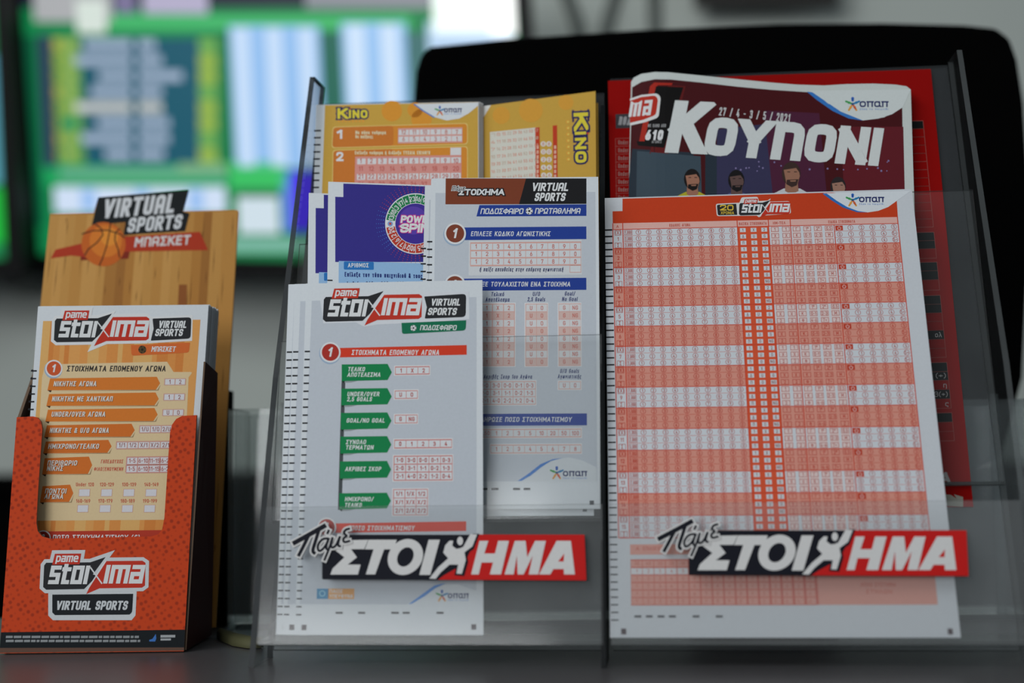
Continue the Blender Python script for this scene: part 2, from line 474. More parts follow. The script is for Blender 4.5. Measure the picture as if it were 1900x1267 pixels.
class Sheet:
    """A flat printed thing: a plane in the room plus everything printed on it, gathered into one mesh."""

    def __init__(s, quad, P0, n, bend=None):
        s.P0, s.n = np.array(P0, float), np.array(n, float) / np.linalg.norm(n)
        s.H = homography(UNIT, quad)
        s.Hi = np.linalg.inv(s.H)
        s.H0, s.Hi0 = s.H, s.Hi
        s.bend = bend
        s.V, s.Fc, s.Mi, s.mats, s.nv = [], [], [], [], 0

    # drawing coordinates -> (u, v) of the current frame
    def uv(s, p):
        return hmap(s.Hi, p)

    def frame(s, quad, w, h):
        s.H = homography(UNIT, quad)
        s.Hi = np.array([[1 / w, 0, 0], [0, 1 / h, 0], [0, 0, 1.]])

    def reset(s):
        s.H, s.Hi = s.H0, s.Hi0

    def mi(s, m):
        if m not in s.mats:
            s.mats.append(m)
        return s.mats.index(m)

    def p3(s, px, lift):
        d = ray(px)
        lift = np.broadcast_to(np.asarray(lift, float), (len(d),)).copy()
        if s.bend is not None:
            lift += s.bend(hmap(s.Hi0 if False else np.linalg.inv(s.H0), px))
        t = ((s.P0 - CAM) @ s.n + lift) / (d @ s.n)
        return CAM + d * t[:, None]

    def put(s, uvs, faces, mat, lift):
        px = hmap(s.H, uvs)
        v = s.p3(px, lift)
        i = s.mi(mat)
        for f in faces:
            s.Fc.append([k + s.nv for k in f])
            s.Mi.append(i)
        s.V.append(v)
        s.nv += len(v)

    def lift(s, layer):
        return layer * 3.2e-5

    def _m(s, col):
        return col if isinstance(col, bpy.types.Material) else ink(col)

    def poly(s, pts, col, layer=1):
        u = s.uv(fillet(pts, True) if any(len(p) > 2 for p in pts) else [p[:2] for p in pts])
        s.polyuv(u, col, layer)

    def polyuv(s, u, col, layer):
        if s.bend is None:
            s.put(u, [list(range(len(u)))], s._m(col), s.lift(layer))
            return
        cuts = [-9, 0, .01, .02, .035, .05, .07, .09, .12, .15, .19] + [.19 + .09 * k for k in range(1, 10)] + [9]
        for a, b in zip(cuts, cuts[1:]):
            q = [tuple(p) for p in u]
            for val, sg in ((a, 1), (b, -1)):
                r = []
                for i in range(len(q)):
                    p, w = q[i - 1], q[i]
                    ip, iw = sg * (p[0] - val) >= 0, sg * (w[0] - val) >= 0
                    if ip != iw:
                        t = (val - p[0]) / (w[0] - p[0])
                        r.append((val, p[1] + t * (w[1] - p[1])))
                    if iw:
                        r.append(w)
                q = r
                if not q:
                    break
            if len(q) > 2:
                s.put(np.array(q), [list(range(len(q)))], s._m(col), s.lift(layer))

    def box(s, x0, y0, x1, y1, col, layer=1, r=0):
        (a, b), (c, d) = s.uv([(x0, y0), (x1, y1)])
        if r:
            ru, rv = r * (c - a) / (x1 - x0), r * (d - b) / (y1 - y0)
            pts = []
            for cx, cy, k in ((a + ru, b + rv, 2), (c - ru, b + rv, 3), (c - ru, d - rv, 0), (a + ru, d - rv, 1)):
                for j in range(5):
                    t = pi / 2 * (k + j / 4)
                    pts.append((cx + ru * cos(t), cy + rv * sin(t)))
        else:
            pts = [(a, b), (c, b), (c, d), (a, d)]
        s.polyuv(np.array(pts), col, layer)

    def disc(s, x, y, r, col, layer=1, n=24, ry=None):
        ry = ry or r
        s.poly([(x + r * cos(2 * pi * k / n), y + ry * sin(2 * pi * k / n)) for k in range(n)], col, layer)

    def line(s, pts, t, col, layer=2, closed=False):
        v, f = ribbon(pts, t, closed)
        s.put(s.uv(v), f, s._m(col), s.lift(layer))

    def ring(s, x, y, r, t, col, layer=2, n=14):
        s.line([(x + r * cos(2 * pi * k / n), y + r * sin(2 * pi * k / n)) for k in range(n)], t, col, layer, True)

    def text(s, st, x0, y0, x1, h, col, t=.13, shear=0., layer=3, sq=False, gap=.16, y1=None, halo=None):
        """Lettering from baseline start (x0, y0) to x1, cap height h."""
        tab = lambda c: (SQ.get(c) or G[c]) if sq else G[c]
        gl = [tab(c) for c in st]
        n = len(gl)
        th = t * h
        gp = gap * h
        tot = x1 - x0 - shear * h
        sw = sum(g[0] for g in gl) * h
        k = (tot - n * th - (n - 1) * gp) / max(sw, 1e-6)
        if sw > 0 and k < .45 :
            z = tot / (.45 * sw / .55 + n * th + (n - 1) * gp) if False else 1
            k = max(k, .45)
            rest = tot - k * sw
            if rest < n * th + (n - 1) * gp:
                q = max(rest, .1 * tot) / (n * th + (n - 1) * gp)
                gp *= q
                k = (tot - n * th - (n - 1) * gp) / sw if q > .6 else k
                k = max(k, .25)
        if sw > 0 and k > (1.9 if n < 4 else 1.35) and n > 1:
            k2 = 1.7 if n < 4 else 1.25
            gp += (k - k2) * sw / (n - 1)
            k = k2
        b0 = s.uv([(x0, y0)])[0]
        eu = (s.uv([(x1, y0 if y1 is None else y1)])[0] - b0) / (x1 - x0)
        ev = (s.uv([(x0, y0 - h)])[0] - b0) / h
        m = s._m(col)
        for pas in ((halo, 1) if halo else (1,)):
            X = 0.0 if n > 1 or sw == 0 else 0.0
            cnt = 0
            for w, strokes in gl:
                for stq in strokes:
                    closed = stq[0] == 'c'
                    raw = stq[1:] if closed else stq
                    ys = [p[1] for p in raw]
                    tt = th if pas == 1 else th + 2 * halo[1]
                    ov = 0 if pas == 1 else halo[1]
                    Q = [[X + th / 2 + p[0] * h * k, th / 2 + p[1] * (h - th)] + ([max(p[2] * h * min(k, 1), .74 * th)] if len(p) > 2 else []) for p in raw]
                    ya = min(0, min(ys) * (h - th)) - ov
                    yb = max(max(ys) * (h - th) + th, th) + ov
                    if not closed:             # run diagonal stroke ends on, so that the cell cuts them flat
                        for e, f_ in ((0, 1), (-1, -2)):
                            dv = np.array(Q[e][:2]) - np.array(Q[f_][:2])
                            ln = np.hypot(*dv)
                            diag = raw[e][1] in (0, 1) and .3 < abs(dv[1]) / ln < .985
                            Q[e] = list(np.array(Q[e][:2]) + dv / ln * tt * (.9 if diag else .5))
                    for Q1, cl in pieces(fillet(Q, closed), closed, tt):
                        v, f = clip_y(*ribbon(Q1, tt, cl), ya, yb)
                        v = v + np.c_[v[:, 1] * shear, np.zeros(len(v))]
                        cnt = (cnt + 1) % 12
                        s.put(b0 + v[:, :1] * eu + v[:, 1:] * ev, f, m if pas == 1 else s._m(halo[0]),
                              s.lift(layer - (0 if pas == 1 else .6)) + cnt * 1.5e-6)
                X += w * h * k + th + gp

    def grid(s, x0, y0, x1, y1, nx, ny, fills, lc, lw=1.0, layer=2, text=None, th=7, tc=(180, 75, 65), t=.13, frame=None):
        if frame:
            s.box(x0 - frame, y0 - frame, x1 + frame, y1 + frame, (214, 216, 216), layer - .5)
        for j in range(ny):
            a, b = y0 + (y1 - y0) * j / ny, y0 + (y1 - y0) * (j + 1) / ny
            s.box(x0, a, x1, b, fills[j % len(fills)], layer)
        for j in range(ny + 1):
            y = y0 + (y1 - y0) * j / ny
            s.box(x0 - lw / 2, y - lw / 2, x1 + lw / 2, y + lw / 2, lc, layer + .5)
        for i in range(nx + 1):
            x = x0 + (x1 - x0) * i / nx
            s.box(x - lw / 2, y0, x + lw / 2, y1, lc, layer + .7)
        if text:
            for j, row in enumerate(text):
                for i, c in enumerate(row):
                    cx = x0 + (x1 - x0) * (i + .5) / nx
                    cy = y0 + (y1 - y0) * (j + .5) / ny
                    s.ctext(c, cx, cy + th / 2, th, tc, t, layer + 1)

    def ctext(s, st, cx, y0, h, col, t=.13, layer=3, shear=0, k=.78):
        w = sum(G[c][0] for c in st) * h * k + len(st) * t * h + (len(st) - 1) * .16 * h
        s.text(st, cx - w / 2, y0, cx + w / 2, h, col, t, shear, layer)

    def body(s, pts, th, front, edge=None, layer=0):
        """The sheet itself: outline in drawing coordinates, thickness th behind the printed face."""
        u = s.uv(fillet(pts, True) if any(len(p) > 2 for p in pts) else [p[:2] for p in pts])
        edge = edge or front
        if s.bend is None:
            px = hmap(s.H, u)
            a = s.p3(px, s.lift(layer))
            b = a - s.n * th
            n = len(a)
            i0, i1 = s.mi(s._m(front)), s.mi(s._m(edge))
            s.V += [a, b]
            s.Fc.append([s.nv + k for k in range(n)]); s.Mi.append(i0)
            s.Fc.append([s.nv + n + k for k in reversed(range(n))]); s.Mi.append(i1)
            for k in range(n):
                k2 = (k + 1) % n
                s.Fc.append([s.nv + k2, s.nv + k, s.nv + n + k, s.nv + n + k2]); s.Mi.append(i1)
            s.nv += 2 * n
        else:
            s.polyuv(u, front, layer)
            old = s.lift
            s.lift = lambda L: -th
            s.polyuv(u, edge, 0)
            s.lift = old
            px = hmap(s.H, u)
            dense = []
            for k in range(len(px)):
                for j in range(12):
                    dense.append(px[k] + (px[(k + 1) % len(px)] - px[k]) * j / 12)
            a = s.p3(dense, 0)
            b = s.p3(dense, -th)
            n = len(a)
            i1 = s.mi(s._m(edge))
            s.V += [a, b]
            for k in range(n):
                k2 = (k + 1) % n
                s.Fc.append([s.nv + k2, s.nv + k, s.nv + n + k, s.nv + n + k2]); s.Mi.append(i1)
            s.nv += 2 * n

    def build(s, name, parent=None, origin=None):
        V = np.concatenate(s.V)
        if origin is None:
            origin = V.mean(0)
            if parent is None:
                origin = np.array([origin[0], origin[1], V[:, 2].min()])
        return link(name, V, s.Fc, s.Mi, s.mats, parent, origin)


def link(name, V, F, Mi, mats, parent=None, origin=None, smooth=False):
    V = np.asarray(V, float)
    if origin is None:
        origin = V.mean(0)
    me = bpy.data.meshes.new(name)
    me.from_pydata((V - origin).tolist(), [], F)
    for m_ in mats:
        me.materials.append(m_)
    me.polygons.foreach_set('material_index', list(Mi))
    if smooth:
        me.polygons.foreach_set('use_smooth', [True] * len(me.polygons))
    me.update()
    o = bpy.data.objects.new(name, me)
    COL.objects.link(o)
    ROOT[o.name] = np.array(origin)
    if parent is not None:
        o.parent = parent
        o.location = origin - ROOT[parent.name]
    else:
        o.location = origin
    return o


def tag(o, label, cat, group=None, kind=None):
    o['label'] = label
    o['category'] = cat
    if group:
        o['group'] = group
    if kind:
        o['kind'] = kind
    return o


def empty(name, loc, label, cat, group=None):
    o = bpy.data.objects.new(name, None)
    o.empty_display_size = 0.02
    o.location = loc
    COL.objects.link(o)
    ROOT[o.name] = np.array(loc, float)
    return tag(o, label, cat, group)


def slab(name, corners, off, mat, parent=None, edge=None, bevel=0.0, smooth=False):
    """A panel: a planar outline of world points, pushed along the vector off."""
    a = np.array(corners, float)
    b = a + np.array(off, float)
    n = len(a)
    V = np.concatenate([a, b])
    F = [list(range(n)), [n + k for k in reversed(range(n))]] + [[(k + 1) % n, k, n + k, n + (k + 1) % n] for k in range(n)]
    mats = [mat] + ([edge] if edge else [])
    Mi = [0, 0] + [1 if edge else 0] * n
    o = link(name, V, F, Mi, mats, parent)
    if bevel:
        md = o.modifiers.new('bevel', 'BEVEL')
        md.width = bevel
        md.segments = 3
        md.limit_method = 'ANGLE'
    return o


def block(name, x0, x1, y0, y1, z0, z1, mat, parent=None, bevel=0.0):
    return slab(name, [(x0, y0, z0), (x1, y0, z0), (x1, y0, z1), (x0, y0, z1)], (0, y1 - y0, 0), mat, parent, bevel=bevel)


def tube(name, pts, r, mat, parent=None, n=10):
    P = [np.array(p, float) for p in pts]
    V, F = [], []
    for i, p in enumerate(P):
        d = P[min(i + 1, len(P) - 1)] - P[max(i - 1, 0)]
        d /= np.linalg.norm(d)
        a = np.cross(d, [0, 0, 1.] if abs(d[2]) < .9 else [1., 0, 0])
        a /= np.linalg.norm(a)
        b = np.cross(d, a)
        rr = r[i] if isinstance(r, (list, tuple)) else r
        V += [p + rr * (a * cos(2 * pi * k / n) + b * sin(2 * pi * k / n)) for k in range(n)]
    for i in range(len(P) - 1):
        for k in range(n):
            F.append([i * n + k, i * n + (k + 1) % n, (i + 1) * n + (k + 1) % n, (i + 1) * n + k])
    F += [list(range(n)), [(len(P) - 1) * n + k for k in reversed(range(n))]]
    return link(name, V, F, [0] * len(F), [mat], parent, smooth=True)


# ---------------------------------------------------------------- room
struct = lambda o: (o.__setitem__('kind', 'structure'), o)[1]
struct(block('floor', -5, 5, -1.5, 2.9, -0.05, 0, plain('floor_tiles', (60, 58, 56), .5)))
struct(block('wall_back', -5, 5, 2.62, 2.74, 0, 2.9, plain('painted_wall', (205, 211, 205), .85, .2, 4, .03)))

# counter with an upright front and rear edge
ctr = empty('counter', (0, 0.55, 0), 'dark grey counter top under the leaflet holders', 'counter')
tabmat = plain('counter_laminate', (90, 87, 88), .34, .45, 220, .10)
block('worktop', -1.1, 1.1, 0.28, 0.835, TABLE - 0.03, TABLE, tabmat, ctr, .002)
block('cabinet', -1.08, 1.08, 0.31, 0.81, 0, TABLE - 0.03, plain('counter_side', (48, 46, 46), .6), ctr)

black = plain('black_plastic', (13, 13, 14), .55, .3)
deep = plain('black_fabric', (4, 4, 4), .95, .04, 300, .2)

cab = empty('low_cabinet', (0, 2.2, 0), 'long black low cabinet against the wall below the screens', 'cabinet')
block('body', -2.2, 2.2, 1.9, 2.6, .0, TABLE + .055, deep, cab)
block('top', -2.22, 2.22, 1.88, 2.62, TABLE + .055, TABLE + .075, deep, cab)


def at(px, py, Y):
    d = ray([(px, py)])[0]
    return CAM + d * (Y - CAM[1]) / d[1]


def plane_n(tilt, yaw):
    t, w = radians(tilt), radians(yaw)
    bk = np.array([sin(w), cos(w), 0])
    return -bk * cos(t) + np.array([0, 0, sin(t)])


# ---------------------------------------------------------------- televisions
def screen_parts(root, quad_in, quad_out, P0, n, depth):
    b = Sheet(quad_out, P0 - n * .004, n)
    b.body([quad_out[0], quad_out[1], quad_out[2], quad_out[3]], depth, black)
    b.build('housing', root)
    e = Sheet(quad_out, P0, n)
    ins, outs = quad_in, quad_out
    for k in range(4):
        k2 = (k + 1) % 4
        e.poly([outs[k], outs[k2], ins[k2], ins[k]], black, 100)
    e.build('bezel', root)
    sc = Sheet(quad_in, P0, n)
    return sc


n_tv = plane_n(-17, 10)
P_tv = at(500, 230, 2.3)
tv = empty('television', P_tv, 'wall television showing green odds tables with pale blue columns', 'television', 'televisions on the wall')
qi = [(36, -60), (950, -90), (984, 492), (74, 472)]
qo = [(16, -85), (972, -115), (1012, 522), (56, 512)]
s = screen_parts(tv, qi, qo, P_tv, n_tv, .045)
g = lambda c, k=1.0: glow(c, k)
s.poly(qi, g((14, 128, 72)), 1)
R_ = lambda x0, y0, x1, y1, c, l=2, k=1.0: s.poly([(x0, y0), (x1, y0), (x1 + (y1 - y0) * .045, y1), (x0 + (y1 - y0) * .05, y1)], g(c, k), l)
R_(36, -60, 960, 14, (30, 28, 52))
R_(60, -40, 205, 40, (170, 172, 175), 3)
R_(140, 0, 195, 62, (212, 224, 216), 4)
R_(212, -20, 250, 25, (120, 112, 150), 3)
R_(264, -30, 384, 26, (178, 172, 200), 3)
R_(565, -30, 800, 16, (138, 140, 150), 3)
R_(200, 28, 760, 56, (62, 180, 104), 2)
R_(44, 66, 66, 420, (6, 92, 60), 3)
R_(70, 66, 94, 310, (40, 42, 84), 6)
R_(146, 70, 372, 306, (10, 84, 104), 3)
R_(110, 70, 150, 306, (90, 150, 70), 3)
for k in range(8):
    y = 72 + k * 29
    R_(97 + k, y, 112, y + 24, (140, 160, 50) if k % 3 else (170, 170, 60), 5)
    R_(118, y + 2, 140, y + 22, (150, 178, 90) if k != 5 else (40, 150, 100), 5)
    R_(368, y, 402, y + 25, (150, 180, 70) if k % 3 else (110, 170, 80), 5)
    xa, xb = [(165, 296), (148, 308), (192, 346), (178, 308), (150, 308), (190, 322), (160, 322), (205, 312)][k]
    R_(xa - 10, y + 2, 244, y + 20, (158, 176, 200) if k != 4 else (196, 200, 200), 6)
    R_(256, y + 2, xb - 8, y + 20, (158, 176, 200) if k != 4 else (196, 200, 200), 6)
R_(110, 312, 420, 330, (100, 170, 140), 4)
R_(330, 302, 420, 318, (120, 170, 120), 5)
R_(400, 56, 424, 330, (10, 116, 66), 3)
R_(424, 48, 592, 312, (146, 190, 238), 4)
for x in (432, 492, 552):
    R_(x, 52, x + 30, 308, (196, 220, 248), 5)
R_(592, 60, 632, 200, (28, 100, 84), 4)
R_(632, 42, 752, 330, (150, 194, 240), 4)
for x in (642, 704):
    R_(x, 46, x + 34, 330, (204, 226, 250), 5)
R_(752, 60, 792, 330, (60, 110, 110), 4)
R_(792, 40, 950, 330, (186, 214, 244), 4)
R_(800, -40, 950, 62, (232, 246, 238), 6, 1.3)
R_(905, -40, 952, 64, (250, 252, 250), 7, 1.6)
R_(100, 346, 418, 396, (206, 222, 244), 4)
for x in (150, 250, 350):
    R_(x, 350, x + 26, 392, (150, 190, 240), 5)
R_(424, 300, 530, 350, (52, 190, 96), 4)
R_(440, 366, 516, 434, (206, 222, 232), 5)
R_(440, 352, 516, 364, (40, 110, 70), 5)
R_(536, 318, 600, 430, (64, 40, 214), 5, 1.2)
R_(520, 320, 540, 430, (100, 140, 220), 4)
R_(420, 442, 620, 468, (120, 180, 160), 5)
R_(78, 300, 420, 345, (24, 156, 88), 2)
s.build('screen', tv)
slab('mount_arm', [P_tv + (-.06, .05, -.1), P_tv + (.06, .05, -.1), P_tv + (.06, .05, .1), P_tv + (-.06, .05, .1)], (0, .27, 0), black, tv)

P_tl = at(-250, 230, 2.3)
tl = empty('television', P_tl, 'television at the far left, only its black bezel and a green strip showing', 'television', 'televisions on the wall')
qi = [(-700, -70), (-16, -60), (10, 480), (-700, 500)]
qo = [(-730, -95), (2, -85), (44, 515), (-730, 535)]
s = screen_parts(tl, qi, qo, P_tl, plane_n(-17, 4), .045)
s.poly(qi, g((14, 128, 72)), 1)
s.poly([(-700, 100), (-8, 100), (2, 340), (-700, 340)], g((90, 170, 190)), 2)
s.poly([(-700, 350), (6, 350), (9, 450), (-700, 450)], g((20, 190, 60)), 3)
s.build('screen', tl)
slab('mount_arm', [P_tl + (-.06, .05, -.1), P_tl + (.06, .05, -.1), P_tl + (.06, .05, .1), P_tl + (-.06, .05, .1)], (0, .27, 0), black, tl)
a, b = at(4, 512, 2.52), at(44, 532, 2.52)
tag(slab('shelf_label', [(a[0], a[1], b[2]), (b[0], a[1], b[2]), (b[0], a[1], a[2]), (a[0], a[1], a[2])], (0, .1, 0),
         plain('grey_label', (120, 124, 122), .6)), 'small grey bracket on the wall under the cut-off television', 'bracket')

P_m = at(1430, -140, 2.5)
mo = empty('wall_monitor', P_m, 'dark framed panel high on the wall, only its lower edge showing', 'monitor')
sh = Sheet([(1290, -300), (1560, -300), (1560, 6), (1290, 8)], P_m, plane_n(-6, 0))
sh.body([(1292, -300), (1556, -300), (1556, 4), (1292, 7)], .04, plain('dark_brown_frame', (38, 32, 30), .6))
sh.build('frame', mo)
slab('wall_bracket', [P_m + (-.05, .03, -.05), P_m + (.05, .03, -.05), P_m + (.05, .03, .05), P_m + (-.05, .03, .05)], (0, .09, 0), black, mo)
for q, nm in (([(1040, -40), (1070, 40), (1085, 110)], 'thin grey cable on the wall right of the television'),
              ([(1150, -40), (1128, 40), (1112, 110)], 'thin grey cable slanting beside the television cable'),
              ([(1212, -40), (1214, 40), (1217, 110)], 'straight grey cable on the wall, rightmost of the three')):
    tag(tube('wall_cable', [at(x, y, 2.607) for x, y in q] + [at(q[-1][0], 560, 2.607)], .012, plain('grey_cable', (112, 118, 114), .7)), nm, 'cable', 'cables on the wall')

# ---------------------------------------------------------------- black office chair behind the counter
CHY = 0.905
ch = empty('office_chair', (0.17, 1.08, 0), 'black padded office chair standing behind the counter', 'chair')
out = [(764, 330), (766, 200), (772, 130), (782, 96), (800, 84), (960, 68), (1200, 52), (1450, 42), (1640, 40), (1790, 44),
       (1850, 50), (1876, 70), (1890, 110), (1902, 190), (1915, 400), (1900, 700), (1860, 850), (1700, 900), (1100, 905), (900, 890), (790, 800), (766, 600)]
pts = [at(x, y, CHY) for x, y in out]
bk = slab('backrest', pts, (0, .075, 0), deep, ch, bevel=.004)
block('back_post', .12, .22, .985, 1.0, .5, 1.0, black, ch)
sd = block('seat', -.06, .40, .93, 1.40, .44, .52, deep, ch, .03)
tube('gas_column', [(.17, 1.16, .12), (.17, 1.16, .44)], .028, black, ch)
for k in range(5):
    a = 2 * pi * k / 5 + .3
    e = np.array([.17 + .28 * cos(a), 1.16 + .28 * sin(a), .08])
    leg = tube('leg', [(.17, 1.16, .12), e], [.03, .018], black, ch)
    tube('caster', [e + (-.012, 0, -.05), e + (.012, 0, -.05)], .03, black, leg)

# ---------------------------------------------------------------- acrylic holder
YAW = radians(6)
SR = np.array([cos(YAW), -sin(YAW), 0])
SB = np.array([sin(YAW), cos(YAW), 0])
SZ = np.array([0, 0, 1.])
SO = np.array([0.0382, 0.6046, TABLE])
st = lambda r, b, z: SO + r * SR + b * SB + z * SZ


def st_plane(b0, z0, tilt):
    t = radians(tilt)
    return st(0, b0, z0), -SB * cos(t) + SZ * sin(t)


CT = (.985, .99, .99)
clear = acrylic('clear_acrylic', .035, CT, (.8, .84, .84), .5)
clear_lip = acrylic('clear_acrylic_hazed', .052, CT, (.88, .9, .9), .5)
clear_back = acrylic('clear_acrylic_back', .03, CT, (.7, .76, .8), gloss=.3)
clear_side = acrylic('clear_acrylic_side', .008, CT, gloss=.18)
edge_left = acrylic('acrylic_cut_edge_painted_dark', .93, CT, (.04, .045, .048), .3, .3)  # cut edges are all clear; their refraction darkness is painted into the colour
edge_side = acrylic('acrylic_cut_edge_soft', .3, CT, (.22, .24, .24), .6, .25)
edge = acrylic('acrylic_cut_edge', .5, haze_col=(.05, .06, .06), gloss=.5, rough=.3)
edge_dark = acrylic('acrylic_cut_edge_dark', .85, haze_col=(.010, .012, .013), gloss=.3, rough=.3)
RL, RR_, TH = -.1528, .176, .0026
hold = empty('leaflet_holder', SO, 'clear acrylic tiered leaflet holder standing on the grey counter', 'holder')
prof = [(0, 0), (.019, .0685), (.038, .127), (.059, .175), (.108, .288), (.130, .288), (.0295, .004), (.0295, 0)]
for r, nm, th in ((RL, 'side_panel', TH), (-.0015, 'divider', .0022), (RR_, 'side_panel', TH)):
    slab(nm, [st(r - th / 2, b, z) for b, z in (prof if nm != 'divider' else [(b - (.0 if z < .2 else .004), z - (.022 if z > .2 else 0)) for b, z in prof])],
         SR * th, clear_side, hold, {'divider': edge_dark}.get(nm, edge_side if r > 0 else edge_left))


def panel(nm, r0, r1, b0, z0, b1, z1, th, mat, ed=None):
    d = np.array([b1 - b0, z1 - z0])
    d /= np.hypot(*d)
    off = SB * d[1] * th - SZ * d[0] * th
    return slab(nm, [st(r0, b0, z0), st(r1, b0, z0), st(r1, b1, z1), st(r0, b1, z1)], off, mat, hold, ed or edge)


g_ = TH / 2 + .0003
panel('back_panel', RL + g_, -g_, .0275, .004, .1275, .2785, .0022, clear_back)
panel('back_panel', g_, RR_ - g_, .0275, .004, .1300, .2865, .0022, clear_back)
for r0, r1 in ((RL + g_, -g_), (g_, RR_ - g_)):
    panel('front_lip', r0, r1, .0022, .0095, .0165, .0680, .0018, clear_lip, clear_lip)
    slab('pocket_floor', [st(r0, .0050, .0085), st(r1, .0050, .0085), st(r1, .0290, .0085), st(r0, .0290, .0085)], (0, 0, .0022), clear_lip, hold, edge)
panel('pocket_front', RL + g_, -g_, .0252, .0615, .0405, .1440, .0015, clear, edge)
slab('pocket_floor', [st(RL + g_, .0270, .0600), st(-g_, .0270, .0600), st(-g_, .0475, .0600), st(RL + g_, .0475, .0600)], (0, 0, .0018), clear, hold, edge)
panel('pocket_front', RL + g_, -g_, .0580, .1280, .0750, .1950, .0015, clear, edge)
slab('pocket_floor', [st(RL + g_, .0600, .1270), st(-g_, .0600, .1270), st(-g_, .0705, .1270), st(RL + g_, .0705, .1270)], (0, 0, .0018), clear, hold, edge)
panel('pocket_front', g_, RR_ - g_, .0420, .0740, .0830, .2130, .0015, acrylic('clear_acrylic_tall', .018, CT, (.75, .8, .8), .3), edge)
slab('pocket_floor', [st(g_, .0440, .0735), st(RR_ - g_, .0440, .0735), st(RR_ - g_, .0510, .0735), st(g_, .0510, .0735)], (0, 0, .0018), clear, hold, edge)

# the second, lower clear bin behind it
bn = empty('acrylic_bin', (0.02, .755, TABLE), 'low clear acrylic bin standing behind the leaflet holder', 'bin')
xl, xr = -.1510, .276
edge_b = acrylic('acrylic_cut_edge_grey', .35, haze_col=(.3, .34, .34), gloss=.8, rough=.2)
cb = acrylic('clear_acrylic_bin', .12, haze_col=(.5, .56, .56))
zt = TABLE + .1165
for x in (xl, xr - .003):
    slab('side_panel', [(x, .755, TABLE), (x, .801, TABLE), (x, .801, zt), (x, .755, zt)], (.003, 0, 0), cb, bn, edge_b)
slab('front_panel', [(xl + .003, .758, TABLE + .004), (xr - .003, .758, TABLE + .004), (xr - .003, .758, zt), (xl + .003, .758, zt)], (0, .002, 0), cb, bn, edge_b)
slab('back_panel', [(xl + .003, .798, TABLE + .004), (xr - .003, .798, TABLE + .004), (xr - .003, .798, zt - .002), (xl + .003, .798, zt - .002)], (0, .002, 0), cb, bn, edge_b)
slab('bottom', [(xl + .003, .761, TABLE), (xr - .003, .761, TABLE), (xr - .003, .798, TABLE), (xl + .003, .798, TABLE)], (0, 0, .003), cb, bn, edge_b)
for x in (-.124, .256):
    slab('corner_post', [(x, .762, TABLE + .003), (x + .004, .762, TABLE + .003), (x + .004, .762, zt + .003), (x, .762, zt + .003)], (0, .004, 0), edge_b, bn)

# ---------------------------------------------------------------- shared print motifs
PAPER = (205, 210, 216)
GREY = (184, 190, 197)
WHITE = (212, 216, 222)
DARK = (38, 39, 42)
RED = (186, 50, 34)
NAVY = (32, 42, 92)


def offset_poly(p, d):
    P = np.array(p, float)
    a = sum(P[i - 1][0] * P[i][1] - P[i][0] * P[i - 1][1] for i in range(len(P)))
    v, _ = ribbon(P, 2 * d, True)
    n = len(P)
    return [tuple(q) for q in (v[n:] if a > 0 else v[:n])]


def logo_stoixima(S, x0, y0, x1, y1, L=3, halo=0, sl=0.0, hc=WHITE):
    """The two-tone betting logo: dark and red halves crossed by an X; (x0, y0)-(x1, y1) bounds the bodies, sl their slope."""
    w, h = x1 - x0, y1 - y0
    q = lambda a, b: (x0 + a * w, y0 + b * h + sl * a * w)
    blk = [q(.01, .10), q(.03, 0), q(.46, 0), q(.61, -.19), q(.485, .45), q(.53, .5), q(.40, .99), q(.03, 1.0), q(0, .90)]
    red = [q(.618, -.04), q(.97, -.04), q(1.0, .04), q(.995, .88), q(.965, .96), q(.55, .97), q(.42, 1.18), q(.49, .66), q(.535, .45)]
    tg = [q(.115, -.33), q(.372, -.33), q(.355, .07), q(.088, .08)]
    if halo:
        for k_, p in enumerate((blk, red, tg)):
            S.poly(offset_poly(p, halo), hc, L + .15 * k_)
    S.poly(blk, DARK, L + 1)
    S.poly(red, RED, L + 1.2)
    S.line([q(.46, .18), q(.575, .80)], .05 * h, WHITE, L + 2)
    S.line([q(.615, -.06), q(.425, 1.05)], .045 * h, WHITE, L + 2.2)
    S.poly(tg, RED, L + 2.4)
    up = sl * w
    S.text('stοi'.replace('ο', 'o'), x0 + .045 * w, y0 + .80 * h + up * .2, x0 + .475 * w, .92 * h, WHITE, .165, .2, L + 3, True, gap=.05)
    S.text('ima', x0 + .585 * w, y0 + .80 * h + up * .8, x0 + 1.015 * w, .92 * h, WHITE, .17, .2, L + 3, True, gap=.05)
    S.text('pame', x0 + .12 * w, y0 + -.02 * h + up * .2, x0 + .355 * w, .32 * h, WHITE, .17, .2, L + 3, True, gap=.06)


def virtual_sports(S, v, p, L=5, t=.2, col=WHITE):
    """v, p = (x0, baseline, x1, height) of the two words."""
    S.text('VIRTUAL', *v, col, t, .22, L, True, gap=.08)
    S.text('SPORTS', *p, col, t, .22, L, True, gap=.08)


